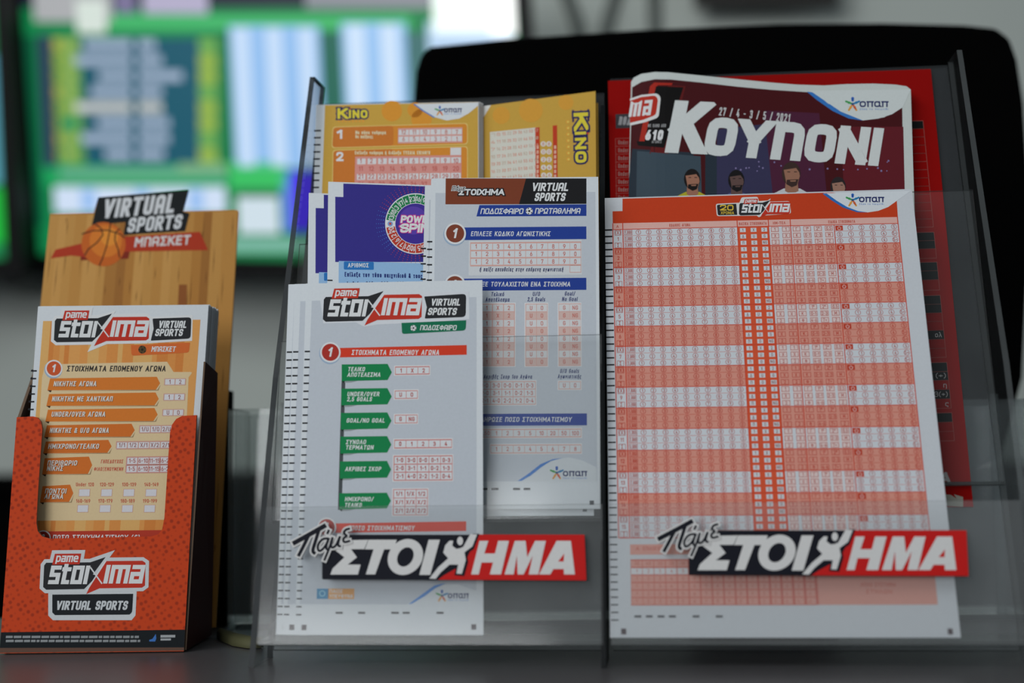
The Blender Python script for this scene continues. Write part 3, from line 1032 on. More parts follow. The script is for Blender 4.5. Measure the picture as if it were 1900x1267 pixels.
def opap(S, cx, cy, r, tx0, tx1, ty, th, L=5, tagline=True):
    """Little figure of coloured dots with four lower-case letters and a tagline."""
    cols = [(40, 90, 170), (60, 150, 80), (40, 120, 170), (215, 150, 60), (200, 90, 50)]
    for k, a in enumerate((-90, -158, -22, 122, 58)):
        for j, f in enumerate((.28, .55, .8, 1.0)):
            rr = r * (.17 if j == 1 else .13) * (1.5 if k == 0 and j > 1 else 1)
            if k == 0 and j in (0, 3):
                continue
            S.disc(cx + r * f * cos(radians(a)), cy + r * f * sin(radians(a)), rr * 1.15, cols[k] if j < 3 or k < 3 else (225, 150, 50), L, 8)
    S.disc(cx, cy, r * .2, (50, 80, 120), L + .3, 8)
    S.text('οπαπ', tx0, ty, tx1, th * 1.38, NAVY, .17, 0, L + .3, gap=.1)
    if tagline:
        S.text('Ζήσε το παιχνίδι', tx0, ty + th * .5, tx1, th * .3, (90, 130, 190), .14, 0, L + .3)


def ball(S, x, y, r, L, a=(216, 216, 216), b=(30, 30, 30)):
    S.disc(x, y, r, a, L, 14)
    S.disc(x, y, r * .36, b, L + .3, 5)
    for k in range(5):
        S.disc(x + r * .78 * cos(2 * pi * k / 5 + .6), y + r * .78 * sin(2 * pi * k / 5 + .6), r * .2, b, L + .3, 5)


def number_badge(S, x, y, r, red, n, L=3):
    S.disc(x - 1, y + 2, r * 1.08, (150, 170, 190), L - .6, 28)
    S.disc(x, y, r * 1.03, WHITE, L, 28)
    S.disc(x, y, r * .86, red, L + 1, 28)
    S.text(n, x - r * .3, y + r * .45, x + r * .26, r * .95, WHITE, .2, .2, L + 2)


def ticks(S, x0, x1, y0, n, pitch0, pitch1, h=2.6, lean=0.0):
    y = y0
    for k in range(n):
        p = pitch0 + (pitch1 - pitch0) * k / max(n - 1, 1)
        S.box(x0 + lean * (y - y0), y - h / 2, x1 + lean * (y - y0), y + h / 2, (28, 28, 32), 3)
        y += p


def shifted(o, dr, back, dz=0.0, label=None):
    """One more slip of a pile: a copy pushed sideways and back in its pocket."""
    c = o.copy()
    COL.objects.link(c)
    c.location = Vector(o.location) + Vector(SR * dr + SB * back + SZ * dz)
    if label:
        c['label'] = label
    return c


# ---------------------------------------------------------------- front left: football slip, pile of three
q = [(568, 526), (895, 519.5), (897, 1178), (547, 1178)]
P0, n0 = st_plane(.0088, .0115, 11)
S = Sheet(q, P0, n0)
S.body(q, .0002, PAPER, (190, 190, 190))
S.poly([(578.5, 558), (884, 551), (884, 1121), (556, 1121)], GREY, 1)
S.poly([(594, 556), (600, 546), (760, 543), (870, 540), (871, 592), (784, 598), (700, 602), (676, 606), (660, 598), (600, 600)], (206, 209, 214), 2)
logo_stoixima(S, 599, 551, 783, 597, 3, 0, -.02)
S.poly([(787, 550, 2), (865, 545, 7), (864, 588, 7), (788, 591, 2), (792, 570)], DARK, 4)
virtual_sports(S, (799, 567, 856, 13), (793, 584.5, 849, 13.5))
S.poly([(745, 599), (865, 594), (864, 613, 6), (746, 619.5, 4)], (14, 106, 74), 4)
ball(S, 767, 608.5, 5.5, 5)
S.text('ΠΟΔΟΣΦΑΙΡΟ', 779, 612.5, 848, 9.5, WHITE, .17, .2, 5, True, gap=.09)
S.poly([(630, 645.5), (866, 640), (866, 658), (630, 663)], (205, 58, 34), 2)
number_badge(S, 613, 653.5, 18.5, (166, 48, 38), '1')
S.text('ΣΤΟΙΧΗΜΑΤΑ ΕΠΟΜΕΝΟΥ ΑΓΩΝΑ', 652, 658.5, 816, 9.5, WHITE, .17, .18, 3)
GREEN = (14, 124, 70)
S.poly([(634, 700), (641, 700), (634, 946), (627, 946)], (70, 76, 78), 1.5)
for y0, y1, tx in ((676, 707, [('ΤΕΛΙΚΟ', 645, 689, 678), ('ΑΠΟΤΕΛΕΣΜΑ', 644, 699, 707)]),
                   (721, 752, [('UNDER/OVER', 644, 735, 705), ('2,5 GOALS', 643.5, 744.5, 691)]),
                   (766, 797, [('GOAL/NO GOAL', 642.5, 784, 715)]),
                   (810, 841.5, [('ΣΥΝΟΛΟ', 641.5, 824, 680), ('ΤΕΡΜΑΤΩΝ', 641, 834, 694)]),
                   (856, 888, [('ΑΚΡΙΒΕΣ ΣΚΟΡ', 640, 874, 708)]),
                   (915, 945, [('ΗΜΙΧΡΟΝΟ/', 639.5, 930, 694), ('ΤΕΛΙΚΟ', 639, 941, 672)])):
    k = (y0 - 676) / 270
    xl_ = 634 - 5 * k
    S.poly([(xl_, y0), (719 - 1.5 * k, y0 - 1), (727 - 2 * k, (y0 + y1) / 2 - 1), (719 - 1.5 * k, y1 - 2), (xl_, y1)], GREEN, 3)
    S.poly([(xl_, y1), (xl_ + 6, y1), (xl_ + 4, y1 + 4)], (26, 40, 34), 3)
    S.poly([(xl_ + 4, y1), (xl_ + 30, y1 - .6), (xl_ + 18, y1 + 2.5), (xl_ + 5, y1 + 3)], (140, 148, 150), 2)
    for t_, x_, y_, xe in tx:
        S.text(t_, x_, y_, xe, 8.2, WHITE, .18, .2, 4)
CELL = (208, 211, 214)
LN = (196, 120, 116)
TC = (172, 70, 66)
for x0, y0, x1, y1, nx, ny, rows in ((733.5, 680.5, 796.5, 694, 3, 1, ['1X2']), (733, 725, 774.5, 739, 2, 1, ['UO']),
                                     (733, 770, 774, 784.5, 2, 1, [['G', 'NG']]), (732, 816, 838, 830.5, 5, 1, ['01234']),
                                     (731, 846, 839, 890.5, 5, 3, [['1-0', '3-0', '0-0', '0-1', '0-3'], ['2-0', '3-1', '1-1', '0-2', '1-3'], ['2-1', '4-0', '2-2', '1-2', '0-4']]),
                                     (730, 908, 793, 955, 3, 3, [['1/1', '1/X', '1/2'], ['X/1', 'X/X', 'X/2'], ['2/1', '2/X', '2/2']])):
    S.grid(x0, y0, x1, y1, nx, ny, [CELL], LN, .9, 3, rows, 8, TC, .17, 2.2)
S.poly([(618, 971), (865, 967), (865, 985), (618, 988.5)], (205, 58, 34), 2)
number_badge(S, 606, 978, 17.5, (166, 48, 38), '2')
S.text('ΠΟΣΟ ΣΤΟΙΧΗΜΑΤΙΣΜΟΥ', 651, 984, 770, 9, WHITE, .17, .18, 3)
for j, yy in enumerate((1010, 1032)):
    S.grid(640, yy, 858, yy + 15, 9, 1, [CELL], LN, .9, 3, [['1', '2', '3', '4', '5', '10', '20', '50', '100']] if not j else [['1', '2', '3', '4', '5', '6', '7', '8', '9']], 8, TC, .17, 2.2)
S.box(588, 1092, 609, 1111, (60, 130, 170), 3)
S.box(609, 1092, 657, 1111, (214, 150, 70), 3)
S.ring(598, 1101, 5, 1.5, (150, 200, 220), 4)
S.text('ΠΑΙΞΕ', 611, 1100, 636, 6.5, WHITE, .18, .1, 4)
S.text('ΥΠΕΥΘΥΝΑ', 611, 1109, 655, 6.5, WHITE, .18, .1, 4)
S.poly([(755, 1121), (790, 1104), (806, 1093), (825, 1085), (850, 1084), (884, 1096), (884, 1122), (755, 1122)], PAPER, 2)
S.poly([(758, 1121), (785, 1101), (806, 1086), (828, 1081), (808, 1091), (788, 1106), (764, 1120)], (70, 130, 200), 3)
opap(S, 820, 1105, 11, 831, 869.5, 1110, 9, 4)
for a_, b_ in ((622.5, 636), (664.5, 677.5), (726, 740), (747, 760), (810, 823)):
    S.box(a_, 1135, b_, 1138.6, (40, 40, 44), 3)
ticks(S, 565.3, 575, 652, 34, 14.75, 14.85, lean=-.0325)
S.box(559.5, 1159, 568.5, 1169, (60, 50, 56), 3)
S.box(874.5, 1158, 883.5, 1168, (60, 50, 56), 3)
slipA = S.build('betting_slip')
tag(slipA, 'football virtual sports slip with green arrows, frontmost of the pile behind the lower left lip', 'slip', 'football slips in the front left pocket')
shifted(slipA, -.0056, .0007, 0, 'football slip peeking out left, middle one of the front left pile of three')
shifted(slipA, -.0088, .0014, 0, 'football slip whose black ticks show at the far left, rearmost of the front left pile')

# ---------------------------------------------------------------- middle left: championship slip, pair
q = [(796, 331), (1110, 328), (1115, 944), (787, 945)]
P0, n0 = st_plane(.0300, .068, 11)
S = Sheet(q, P0, n0)
S.body([(800, 331, 4)] + q[1:], .0002, PAPER, (190, 190, 190))
S.poly([(808, 358), (1104.5, 356), (1108, 893), (801, 893)], GREY, 1)
S.poly([(827, 331), (976, 331), (963, 378.8), (826.5, 379)], (120, 58, 36), 2)
S.poly([(976, 331), (1088, 331), (1088, 378), (963, 378.8)], (26, 26, 28), 2.2)
S.text('ΣΤΟΙΧΗΜΑ', 851, 362, 937, 11.5, WHITE, .24, .15, 5, gap=.07, halo=((24, 24, 26), 1.8))
S.text('Πάμε', 838, 353.5, 864, 8.6, (20, 20, 22), .14, .25, 6.5, halo=(WHITE, .9))
virtual_sports(S, (986, 354.5, 1057, 15.5), (991, 373, 1051, 15.5), 4)
BLUE = (34, 60, 140)
S.poly([(889.5, 380.5), (1088, 379), (1088, 400.5), (884, 401.5)], BLUE, 2)
S.text('ΠΟΔΟΣΦΑΙΡΟ', 891, 397, 972, 10.5, WHITE, .17, .2, 4, True, gap=.09)
ball(S, 982, 391.5, 6.5, 4)
S.text('ΠΡΩΤΑΘΛΗΜΑ', 992, 396.5, 1078, 10.5, WHITE, .17, .2, 4, True, gap=.09)
S.box(860, 422, 1088, 443.5, BLUE, 2)
number_badge(S, 844.5, 433, 19.5, (122, 60, 42), '1')
S.text('ΕΠΙΛΕΞΕ ΚΩΔΙΚΟ ΑΓΩΝΙΣΤΙΚΗΣ', 873.5, 438, 1022, 8.8, WHITE, .16, .15, 3)
S.box(870, 446, 1080, 509.5, (200, 203, 205), 2)
D10 = '1234567890'
LB = (206, 158, 148)
TB = (190, 104, 92)
S.grid(873, 450, 1077.7, 492, 10, 3, [(204, 207, 209)], LB, .9, 3, [D10] * 3, 8.2, TB, .14)
S.grid(1057.5, 492.5, 1077.7, 505, 1, 1, [(204, 207, 209)], LB, .9, 3)
S.text('ή παίξε απευθείας στην επόμενη αγωνιστική', 889.5, 503.5, 1046, 8, (52, 58, 96), .14, .18, 3)
S.box(860, 517, 1088, 537.7, BLUE, 2)
number_badge(S, 844, 529, 19.5, (122, 60, 42), '2')
S.text('ΕΠΙΛΕΞΕ ΤΟΥΛΑΧΙΣΤΟΝ ΕΝΑ ΣΤΟΙΧΗΜΑ', 866, 531.5, 1059, 8.8, WHITE, .16, .15, 3)
NB = (54, 62, 108)
for t_, x_, y_, xe in (('Τελικό', 911, 549.5, 936), ('Αποτέλεσμα', 900.5, 559.5, 946), ('U/O', 988, 549, 1002.5), ('2,5 Goals', 978.5, 559, 1012),
                       ('Goal/', 1047.5, 548.5, 1067.5), ('No Goal', 1042.5, 558.5, 1072)):
    S.text(t_, x_, y_, xe, 7.8, NB, .15, .15, 3)
SAL = [(206, 206, 206), (204, 176, 168)]
S.grid(893, 564, 954.5, 678.5, 3, 8, SAL, LB, .9, 3, ['1X2'] * 8, 7.8, TB, .14, 2.2)
S.grid(975.5, 564, 1015.5, 678.5, 2, 8, SAL, LB, .9, 3, ['UO'] * 8, 7.8, TB, .14, 2.2)
S.grid(1036.8, 563.6, 1077.4, 678, 2, 8, SAL, LB, .9, 3, [['G', 'NG']] * 8, 7.8, TB, .14, 2.2)
S.text('Ακριβές Σκορ 1ου Αγώνα', 897, 702.5, 988, 7.8, NB, .15, .15, 3)
S.grid(889.5, 708, 993.5, 750, 5, 3, [(204, 207, 209)], LB, .9, 3,
       [['1-0', '3-0', '0-0', '0-1', '0-3'], ['2-0', '3-1', '1-1', '0-2', '1-3'], ['2-1', '4-0', '2-2', '1-2', '0-4']], 7.8, TB, .14, 2.2)
S.text('U/O Goals', 1039, 692, 1075, 7.8, NB, .15, .15, 3)
S.text('Αγωνιστικής', 1034.5, 702, 1079, 7.8, NB, .15, .15, 3)
S.grid(1036.8, 708, 1077.2, 721.5, 2, 1, [(204, 207, 209)], LB, .9, 3, ['UO'], 7.8, TB, .14, 2.2)
S.box(857, 768, 1089, 789, BLUE, 2)
S.text('ΣΥΜΠΛΗΡΩΣΕ ΠΟΣΟ ΣΤΟΙΧΗΜΑΤΙΣΜΟΥ', 862, 782.5, 1061.5, 8.8, WHITE, .16, .15, 3)
S.grid(889.6, 796.5, 1078, 810.5, 9, 1, [(204, 207, 209)], LB, .9, 3, [['0.50', '1', '2', '3', '5', '10', '20', '50', '100']], 7.8, TB, .14, 2.2)
S.grid(910.6, 825.5, 1078, 840, 8, 1, [(204, 207, 209)], LB, .9, 3, ['12345678'], 7.8, TB, .14, 2.2)
S.poly([(960, 893), (985, 880), (1010, 862), (1035, 851), (1056, 848.5), (1080, 854), (1107, 867), (1107, 894), (960, 894)], (200, 205, 208), 2)
S.poly([(960, 892.5), (980, 879), (1003, 861), (1025, 852), (1044, 849.5), (1022, 855), (1004, 867), (985, 882), (968, 892)], (60, 118, 190), 3)
opap(S, 1033, 877, 12, 1044.5, 1089, 883.5, 9.5, 4)
for a_, b_ in ((890, 904.5), (912, 925), (952, 965), (971.5, 984)):
    S.box(a_, 905, b_, 909, (56, 58, 62), 3)
S.box(1094, 928.5, 1102, 936.5, (80, 82, 86), 3)
ticks(S, 792.5, 802, 448.3, 33, 14.25, 14.6, lean=-.01)
slipB = S.build('betting_slip')
tag(slipB, 'football championship slip with blue title bars beside the divider, in front of its twin', 'slip', 'championship slips in the middle left pocket')
shifted(slipB, -.0032, .0010, -.0030, 'championship slip showing only its ticked left edge behind its twin')

# ---------------------------------------------------------------- middle left, behind: wheel game slip, pair
q = [(609, 337), (925, 348), (927, 905), (604, 900)]
P0, n0 = st_plane(.0335, .068, 11)
S = Sheet(q, P0, n0)
S.body(q, .0002, PAPER, (190, 190, 190))
PUR = (50, 44, 128)
S.poly([(637, 340.5), (915, 350), (916, 486), (622, 486), (622, 365), (637, 365.5)], PUR, 1)
cx, cy = 771, 415
for j in range(4):
    rr = 60 + j * 4.2
    for k in range(56):
        a = 2 * pi * k / 56
        S.disc(cx + rr * cos(a), cy + rr * sin(a), 1.0 - .12 * j, (190, 60, 60) if sin(a) < -.35 or sin(a) > .75 else (70, 120, 200), 2, 5)
seq_g = ['13', '18', '3', '17', '4', '23', '16', '9', '11', '24', '14', '8']
seq_r = ['20', '2', '6', '7', '21', '10', '5', '15', '22', '12', '1', '19']
S.disc(cx, cy, 56.5, WHITE, 3, 48)
for k in range(26):
    a0 = pi + (k - .5) * 2 * pi / 26 + .012
    a1 = a0 + 2 * pi / 26 - .024
    c_ = WHITE if k in (0, 13) else ((26, 120, 70) if k < 13 else (180, 56, 40))
    S.poly([(cx + r * cos(a), cy + r * sin(a)) for r, aa in ((54.5, np.linspace(a0, a1, 4)), (38.5, np.linspace(a1, a0, 4))) for a in aa], c_, 4)
    am = (a0 + a1) / 2
    if k not in (0, 13):
        tx = (seq_g[k - 1] if k < 13 else seq_r[25 - k])
        ex, ey = cx + 46 * cos(am), cy + 46 * sin(am)
        ux, uy = -sin(am), cos(am)            # reading direction along the rim
        w_ = 5.5 if len(tx) == 1 else 10
        v_, f_ = [], []
        Xc = 0
        tot = sum(G[c][0] * 7 + 1.4 for c in tx) + (len(tx) - 1) * 1.2
        for c in tx:
            for sq_ in G[c][1]:
                cl = sq_[0] == 'c'
                Pp = fillet(sq_[1:] if cl else sq_, cl)
                Q = np.c_[Xc + Pp[:, 0] * 7 - tot / 2, Pp[:, 1] * 8 - 4]
                vv, ff = ribbon(Q, 1.5, cl)
                W2 = np.c_[ex + vv[:, 0] * ux + vv[:, 1] * cos(am), ey + vv[:, 0] * uy + vv[:, 1] * sin(am)]
                S.put(S.uv(W2), ff, ink(WHITE), S.lift(5) + len(v_) * 1e-6)
            Xc += G[c][0] * 7 + 2.6
S.disc(cx, cy, 37.5, (62, 44, 140), 4.5, 40)
S.disc(cx - 4, cy - 6, 26, (86, 60, 160), 5, 40)
S.disc(716 + 8, 415, 5, (120, 150, 200), 5, 8)
S.disc(716 + 8, 415, 2.4, (190, 70, 60), 5.5, 8)
S.text('POWER', 743, 413.5, 806, 14, WHITE, .24, .14, 7, gap=.06, halo=((200, 60, 130), 1.2))
S.text('SPIN', 742, 431.5, 798, 17, WHITE, .24, .14, 7, gap=.06, halo=((200, 60, 130), 1.2))
S.poly([(628.6, 484), (915, 492), (920, 800), (626, 800)], (140, 176, 210), 2)
S.poly([(638, 485, 2), (693.5, 486, 2), (693.5, 500.5, 2), (638, 500, 2)], (40, 110, 176), 3)
S.text('ΑΡΙΘΜΟΣ', 645.5, 496, 684, 8, WHITE, .17, 0, 4)
S.text('Επίλεξε τον τύπο παιχνιδιού & τους αριθμούς', 639.5, 513, 822, 8.6, (36, 50, 110), .17, 0, 4, y1=517)
for t_, x_, xe in (('Αριθμός', 643, 669), ('2άδα', 679, 697), ('3άδα', 707, 725), ('4άδα', 736, 754), ('5άδα', 766, 784), ('6άδα', 796, 814)):
    S.text(t_, x_, 530, xe, 8, (50, 66, 110), .14, 0, 4)
ticks(S, 607.5, 617, 520, 26, 14.4, 14.8)
slipC = S.build('betting_slip')
tag(slipC, 'purple wheel-game slip with a red and green number ring, front one of two', 'slip', 'wheel-game slips in the middle left pocket')
shifted(slipC, -.0099, .0010, -.0050, 'purple wheel-game slip showing only its left strip behind the front one')

# ---------------------------------------------------------------- top left: yellow lottery slips
GOLD = (194, 154, 66)


def kino_word(S, x0, y0, x1, h, L):
    """KINO in yellow with a navy outline; a large K then small capitals."""
    w = x1 - x0
    for c, a, b, hh, dy in (('K', 0, .34, 1.0, 0), ('I', .38, .46, .78, .06), ('N', .50, .73, .78, .06), ('O', .77, 1.0, .78, .06)):
        S.text(c, x0 + a * w, y0 - dy * h, x0 + b * w, hh * h, (222, 196, 60), .26, 0, L, halo=((40, 40, 88), h * .12))
    for a, b in ((-.06, .36),):
        S.box(x0 + a * w, y0 - .03 * h, x0 + b * w * .5, y0 + .10 * h, (40, 40, 88), L - .8)
        S.box(x0 + a * w, y0 - 1.08 * h, x0 + b * w * .5, y0 - .95 * h, (40, 40, 88), L - .8)
    S.disc(x0 + .42 * w, y0 - .95 * h, h * .07, (200, 60, 40), L + 1, 8)


def kino_art(S, full=True):
    S.poly([(603, 195.3), (887, 189.5), (888, 680), (586, 680)], GOLD, 1)
    for x, y, r in ((727, 206, 19), (770, 204, 14), (782, 221, 19)):
        S.disc(x, y, r, (210, 142, 50), 1.5)
    kino_word(S, 626, 220.5, 682, 20, 4)
    for k in range(8):
        S.disc(629 + k * 6.4, 224.5, 2.3, (214, 150, 60), 3, 8)
    S.poly([(769, 193), (887, 190), (887, 196), (870, 210), (852, 220), (829, 223.5), (805, 217), (786, 205)], (206, 210, 214), 3)
    S.line([(768, 193), (786, 206), (806, 218)], 2.2, (70, 120, 180), 3.5)
    opap(S, 816, 205.5, 9, 824, 856.5, 208.5, 7.5, 4)
    ORG = (194, 114, 46)
    for y0, y1 in ((234, 274), (277, 420)):
        S.poly([(617, y0 + 1, 6), (868, y0 - 6, 6), (868, y1 - 6, 6), (615, y1 + 1, 6)], (222, 186, 110), 2)
        S.poly([(618.5, y0 + 2.5, 6), (866.5, y0 - 4.5, 6), (866.5, y1 - 7.5, 6), (616.5, y1 - .5, 6)], (206, 132, 48), 2.4)
        S.poly([(618.5, y0 + 2.5, 6), (730, y0 - 1, 6), (730, y1 - 4, 6), (616.5, y1 - .5, 6)], ORG, 2.8)
    S.text('1', 625, 257.5, 635, 17, WHITE, .24, 0, 4)
    S.text('2', 624, 299, 637, 17, WHITE, .22, 0, 4)
    S.text('Με πόσα νούμερα', 659.5, 249, 716, 6.5, (232, 206, 170), .2, 0, 4)
    S.text('θα παίξεις;', 659.5, 256.5, 692, 6.5, (232, 206, 170), .2, 0, 4)
    CW = (208, 206, 206)
    S.grid(739, 238.5, 857.5, 264, 6, 2, [CW], (206, 150, 140), 1, 3, [['12', '11', '10', '9', '8', '7'], '654321'], 8.5, (188, 112, 96), .14)
    S.text('Επίλεξε νούμερα ή διάλεξε ΤΥΧΑΙΑ ΕΠΙΛΟΓΗ', 658.5, 286.5, 798, 6.5, (232, 206, 170), .2, 0, 4)
    S.box(835.7, 274, 855.6, 287.5, CW, 3.5)
    S.grid(659.5, 291, 855.6, 421, 10, 9, [CW, (206, 140, 132)], (206, 140, 130), 1, 3, [[str(10 * j + i + 1) for i in range(10)] for j in range(6)], 9, (186, 92, 82), .14)


q = [(587, 194.5), (888, 189), (889, 685), (572, 685)]
P0, n0 = st_plane(.0640, .1295, 18)
S = Sheet(q, P0, n0)
S.body(q, .0002, PAPER, (196, 150, 50))
kino_art(S)
ticks(S, 582.7, 595.5, 242.3, 26, 13.1, 13.6, lean=-.035)
slipD = S.build('betting_slip')
tag(slipD, 'upright yellow lottery slip with a white number grid, front of its pile', 'slip', 'yellow lottery slips in the top left pocket')
for k in range(6):
    shifted(slipD, .0003 * (k + 1), .0007 * (k + 1), .0002 * (k % 2), 'yellow lottery slip of the tight pile right behind the upright front one')

q = [(893, 197), (1105, 169), (1109, 655), (900, 662)]
P0, n0 = st_plane(.0695, .1295, 18)
S = Sheet(q, P0, n0)
S.body([(880, 199), (1105, 169), (1109, 655), (885, 660)], .0002, GOLD, (196, 150, 50))
S.poly([(894, 197), (911, 195), (897, 218)], (214, 214, 210), 1)
for x, y, r in ((985, 205, 22), (930, 214, 16), (1050, 190, 14)):
    S.disc(x, y, r, (206, 150, 58), .8)
# this slip lies on its side: its writing runs down the sheet
S.frame([(1094, 205), (1094 + 2, 305), (1056 + 2, 307), (1056, 207)], 100, 38)
kino_word(S, 3, 30, 96, 27, 4)
S.reset()
for k in range(7):
    S.disc(1053.5 + k * .2, 226 + k * 11.6, 3.6, (222, 150, 60), 2, 8)
    S.disc(1053.9 + k * .2, 226 + k * 11.6, 2.2, (228, 190, 90), 2.5, 8)
S.poly([(909, 245), (1001, 236), (1003, 420), (911, 420)], (206, 204, 192), 2)
for i in range(9):
    for j in range(12):
        x, y = 915 + i * 10, 250 + j * 13.6 - i * 1.0
        S.text(str((i * 7 + j * 3) % 80 + 1), x - 3.5, y + 3, x + 3.5, 6, (206, 150, 130) if (i + j) % 3 else (190, 170, 150), .16, 0, 3)
for x in (997, 1029.5):
    S.poly([(x - 4, 237 - (x - 997) * .12), (x + 4, 236 - (x - 997) * .12), (x + 6, 420), (x - 2, 420)], (186, 60, 36), 2.6)
    for k in range(9):
        S.box(x - 1.5, 270 + k * 9, x + 2.5, 276 + k * 9, (222, 170, 150), 3)
for x in (1008, 1018.5):
    for k in range(9):
        S.disc(x + k * .2, 267 + k * 14.5, 5, (212, 208, 200), 3, 12)
        S.text(str((k * 2 + int(x)) % 10), x - 2.2 + k * .2, 270 + k * 14.5, x + 2.2 + k * .2, 6, (190, 120, 100), .16, 0, 3.5)
slipE = S.build('betting_slip')
tag(slipE, 'yellow lottery slip turned on its side, its name running down beside the divider', 'slip', 'yellow lottery slips in the top left pocket')
shifted(slipE, .0011, .0012, -.0060, 'yellow lottery slip showing a thin gold edge behind the sideways one')

# ---------------------------------------------------------------- right: big coupon form
q = [(1122, 367.5), (1692, 350.5), (1783, 1183), (1132, 1183)]
P0, n0 = st_plane(.0052, .0110, 18.4)
S = Sheet(q, P0, n0)
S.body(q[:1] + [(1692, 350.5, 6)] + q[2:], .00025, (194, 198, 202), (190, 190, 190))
OR = (188, 60, 28)
S.poly([(1155, 368.5), (1545, 357), (1664, 372), (1666, 404), (1137, 416), (1136.5, 392), (1155, 391.5)], OR, 1)
S.poly([(1528, 358.5), (1690, 354), (1664, 372.5), (1648, 384), (1630, 391), (1610, 394), (1588, 391), (1566, 382), (1545, 368)], PAPER, 2)
S.poly([(1526, 359), (1534, 359), (1552, 372), (1572, 384), (1592, 391.5), (1610, 394), (1590, 393.5), (1564, 385), (1542, 371)], (44, 104, 176), 3)
opap(S, 1582, 371, 12, 1594, 1640, 375, 9.5, 4)
# anniversary badge and logo
S.poly([(1328, 378, 4), (1372, 376), (1376, 366, 3), (1406, 365, 3), (1408, 373), (1424, 372), (1430, 368), (1428, 374), (1465, 373, 4), (1468, 396, 4), (1415, 400), (1408, 403), (1404, 400), (1330, 401, 4)], (206, 206, 204), 2)
S.poly([(1330, 380, 3), (1366, 378), (1368, 398.5), (1332, 399.5, 3)], DARK, 3)
S.text('20', 1336, 390.5, 1361, 10.5, (214, 180, 60), .2, 0, 4)
S.text('ΧΡΟΝΙΑ', 1337.5, 397.5, 1362, 5.5, (214, 180, 60), .16, 0, 4)
logo_stoixima(S, 1371, 376.8, 1466, 399.5, 3, 0, -.02)
# the table of games
tq = [(1137, 414.3), (1665, 402.6), (1726, 996), (1148, 998)]
S.frame(tq, 528, 575)
RH = 12.5
TXR = (190, 74, 56)
LR = (196, 66, 44)
PINK = (214, 168, 158)
SALM = (206, 140, 124)
S.box(0, 0, 528, RH, PINK, 1.2)
for t_, x_, xe in (('A', 6.5, 11), ('ΚΩΔΙΚΟΣ ΑΓΩΝΑ', 106, 145), ('ΒΑΣΙΚΑ ΣΤΟΙΧΗΜΑΤΑ', 236, 287), ('ΗΜ-ΤΕΛ', 299, 322), ('ΕΙΔΙΚΑ ΣΤΟΙΧΗΜΑΤΑ', 401, 450)):
    S.text(t_, x_, 9.2, xe, 5.6, (186, 90, 76), .16, 0, 3)
uc = lambda x: x - 1137
circ10 = [47.6 + 19.45 * k for k in range(10)]
for gI in range(15):
    y = RH + gI * 3 * RH
    odd = gI % 2 == 0
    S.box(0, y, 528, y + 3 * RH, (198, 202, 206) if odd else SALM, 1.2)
    if odd:
        for xa, xb in ((294, 309), (315, 330), (334, 349), (354, 368), (373, 389), (393, 408)):
            S.box(xa, y, xb, y + 3 * RH, (212, 192, 188), 1.6)
    c_ = (170, 72, 60) if odd else (182, 52, 34)
    lc = (198, 96, 78) if odd else (190, 66, 46)
    S.box(232.7, y, 290.3, y + 3 * RH, (206, 82, 50), 2)
    for j in range(3):
        yy = y + j * RH
        cy = yy + RH / 2
        if j:
            S.box(18.7, yy - .3, 232, yy + .3, lc, 2.4)
            S.box(411, yy - .3, 528, yy + .3, lc, 2.4)
        # row mark
        if j != 1:
            S.line([(3.5, yy + 1.6), (15, yy + 1.6), (15, yy + RH - 1.2), (3.5, yy + RH - 1.2)], .75, c_, 2.6, True)
        S.ctext(['(X)', str(gI + 1), 'Σ'][j], 9.3, cy + 3.6, 7.2, c_, .13, 3)
        S.line([(21.5, yy + 2), (36, yy + 2), (36, yy + RH - 1.5), (21.5, yy + RH - 1.5)], .7, c_, 2.6, True)
        S.text(['1.000', '2.000', '3.000'][j], 23, cy + 3.2, 34.6, 6.2, c_, .12, 0, 3)
        for k, x in enumerate(circ10):
            S.ring(x, cy, 4.7, .75, c_, 2.6, 12)
            S.ctext('1234567890'[k], x, cy + 3.0, 6.0, c_, .13, 3)
        for k, x in enumerate((242.4, 262.3, 282)):
            S.box(x - 5.3, yy + 2.6, x + 5.3, yy + RH - 2, (200, 203, 206), 2.6)
            S.ctext([['1', 'X', '2'], ['Δ', 'U', 'G'], ['Π', 'O', 'NG']][j][k], x, cy + 3.1, 5.8, (130, 66, 58), .13, 3.2)
        cells = [['1', '1', 'Γ', '1°', '2°', '0.5'], ['X', 'X', 'K', '0-1', '2-3', 'M'], ['2', '2', 'Φ', '4-6', '7+', 'Z']][j]
        for k, x in enumerate((301.6, 322, 341.6, 361.2, 380.8, 400.8)):
            S.line([(x - 6.5, yy + 2.2), (x + 6.5, yy + 2.2), (x + 6.5, yy + RH - 1.8), (x - 6.5, yy + RH - 1.8)], .75, c_, 2.6, True)
            S.ctext(cells[k], x, cy + 3.2, 6, c_, .13, 3)
        for k, x in enumerate((420, 440.5, 460.6, 480.4, 500.3, 520)):
            if j == 0 and k == 0:
                S.box(x - 7, yy + 1.8, x + 6.6, yy + RH - 1.2, (182, 58, 36), 2.6)
                S.line([(x + 3 * cos(a), cy + .6 + 3 * sin(a)) for a in np.linspace(-.9, pi + .9, 9)], .9, (214, 190, 184), 3.2)
                S.line([(x, cy - 3.6), (x, cy)], .9, (214, 190, 184), 3.3)
                continue
            S.ring(x, cy, 4.8, .75, c_, 2.6, 12)
            S.ctext('012345'[k] + ('+' if k == 5 and j else ''), x, cy + 3.0, 6.0, c_, .13, 3)
    S.box(0, y - .7, 528, y + .7, LR, 2.8)
S.box(0, 46 * RH - .8, 528, 46 * RH + .6, LR, 2.8)
for x in (0, 18.7, 232.7, 290.5, 331, 411, 528):
    S.box(x - .8, RH if x == 411 else 0, x + .8, 46 * RH, LR, 3)
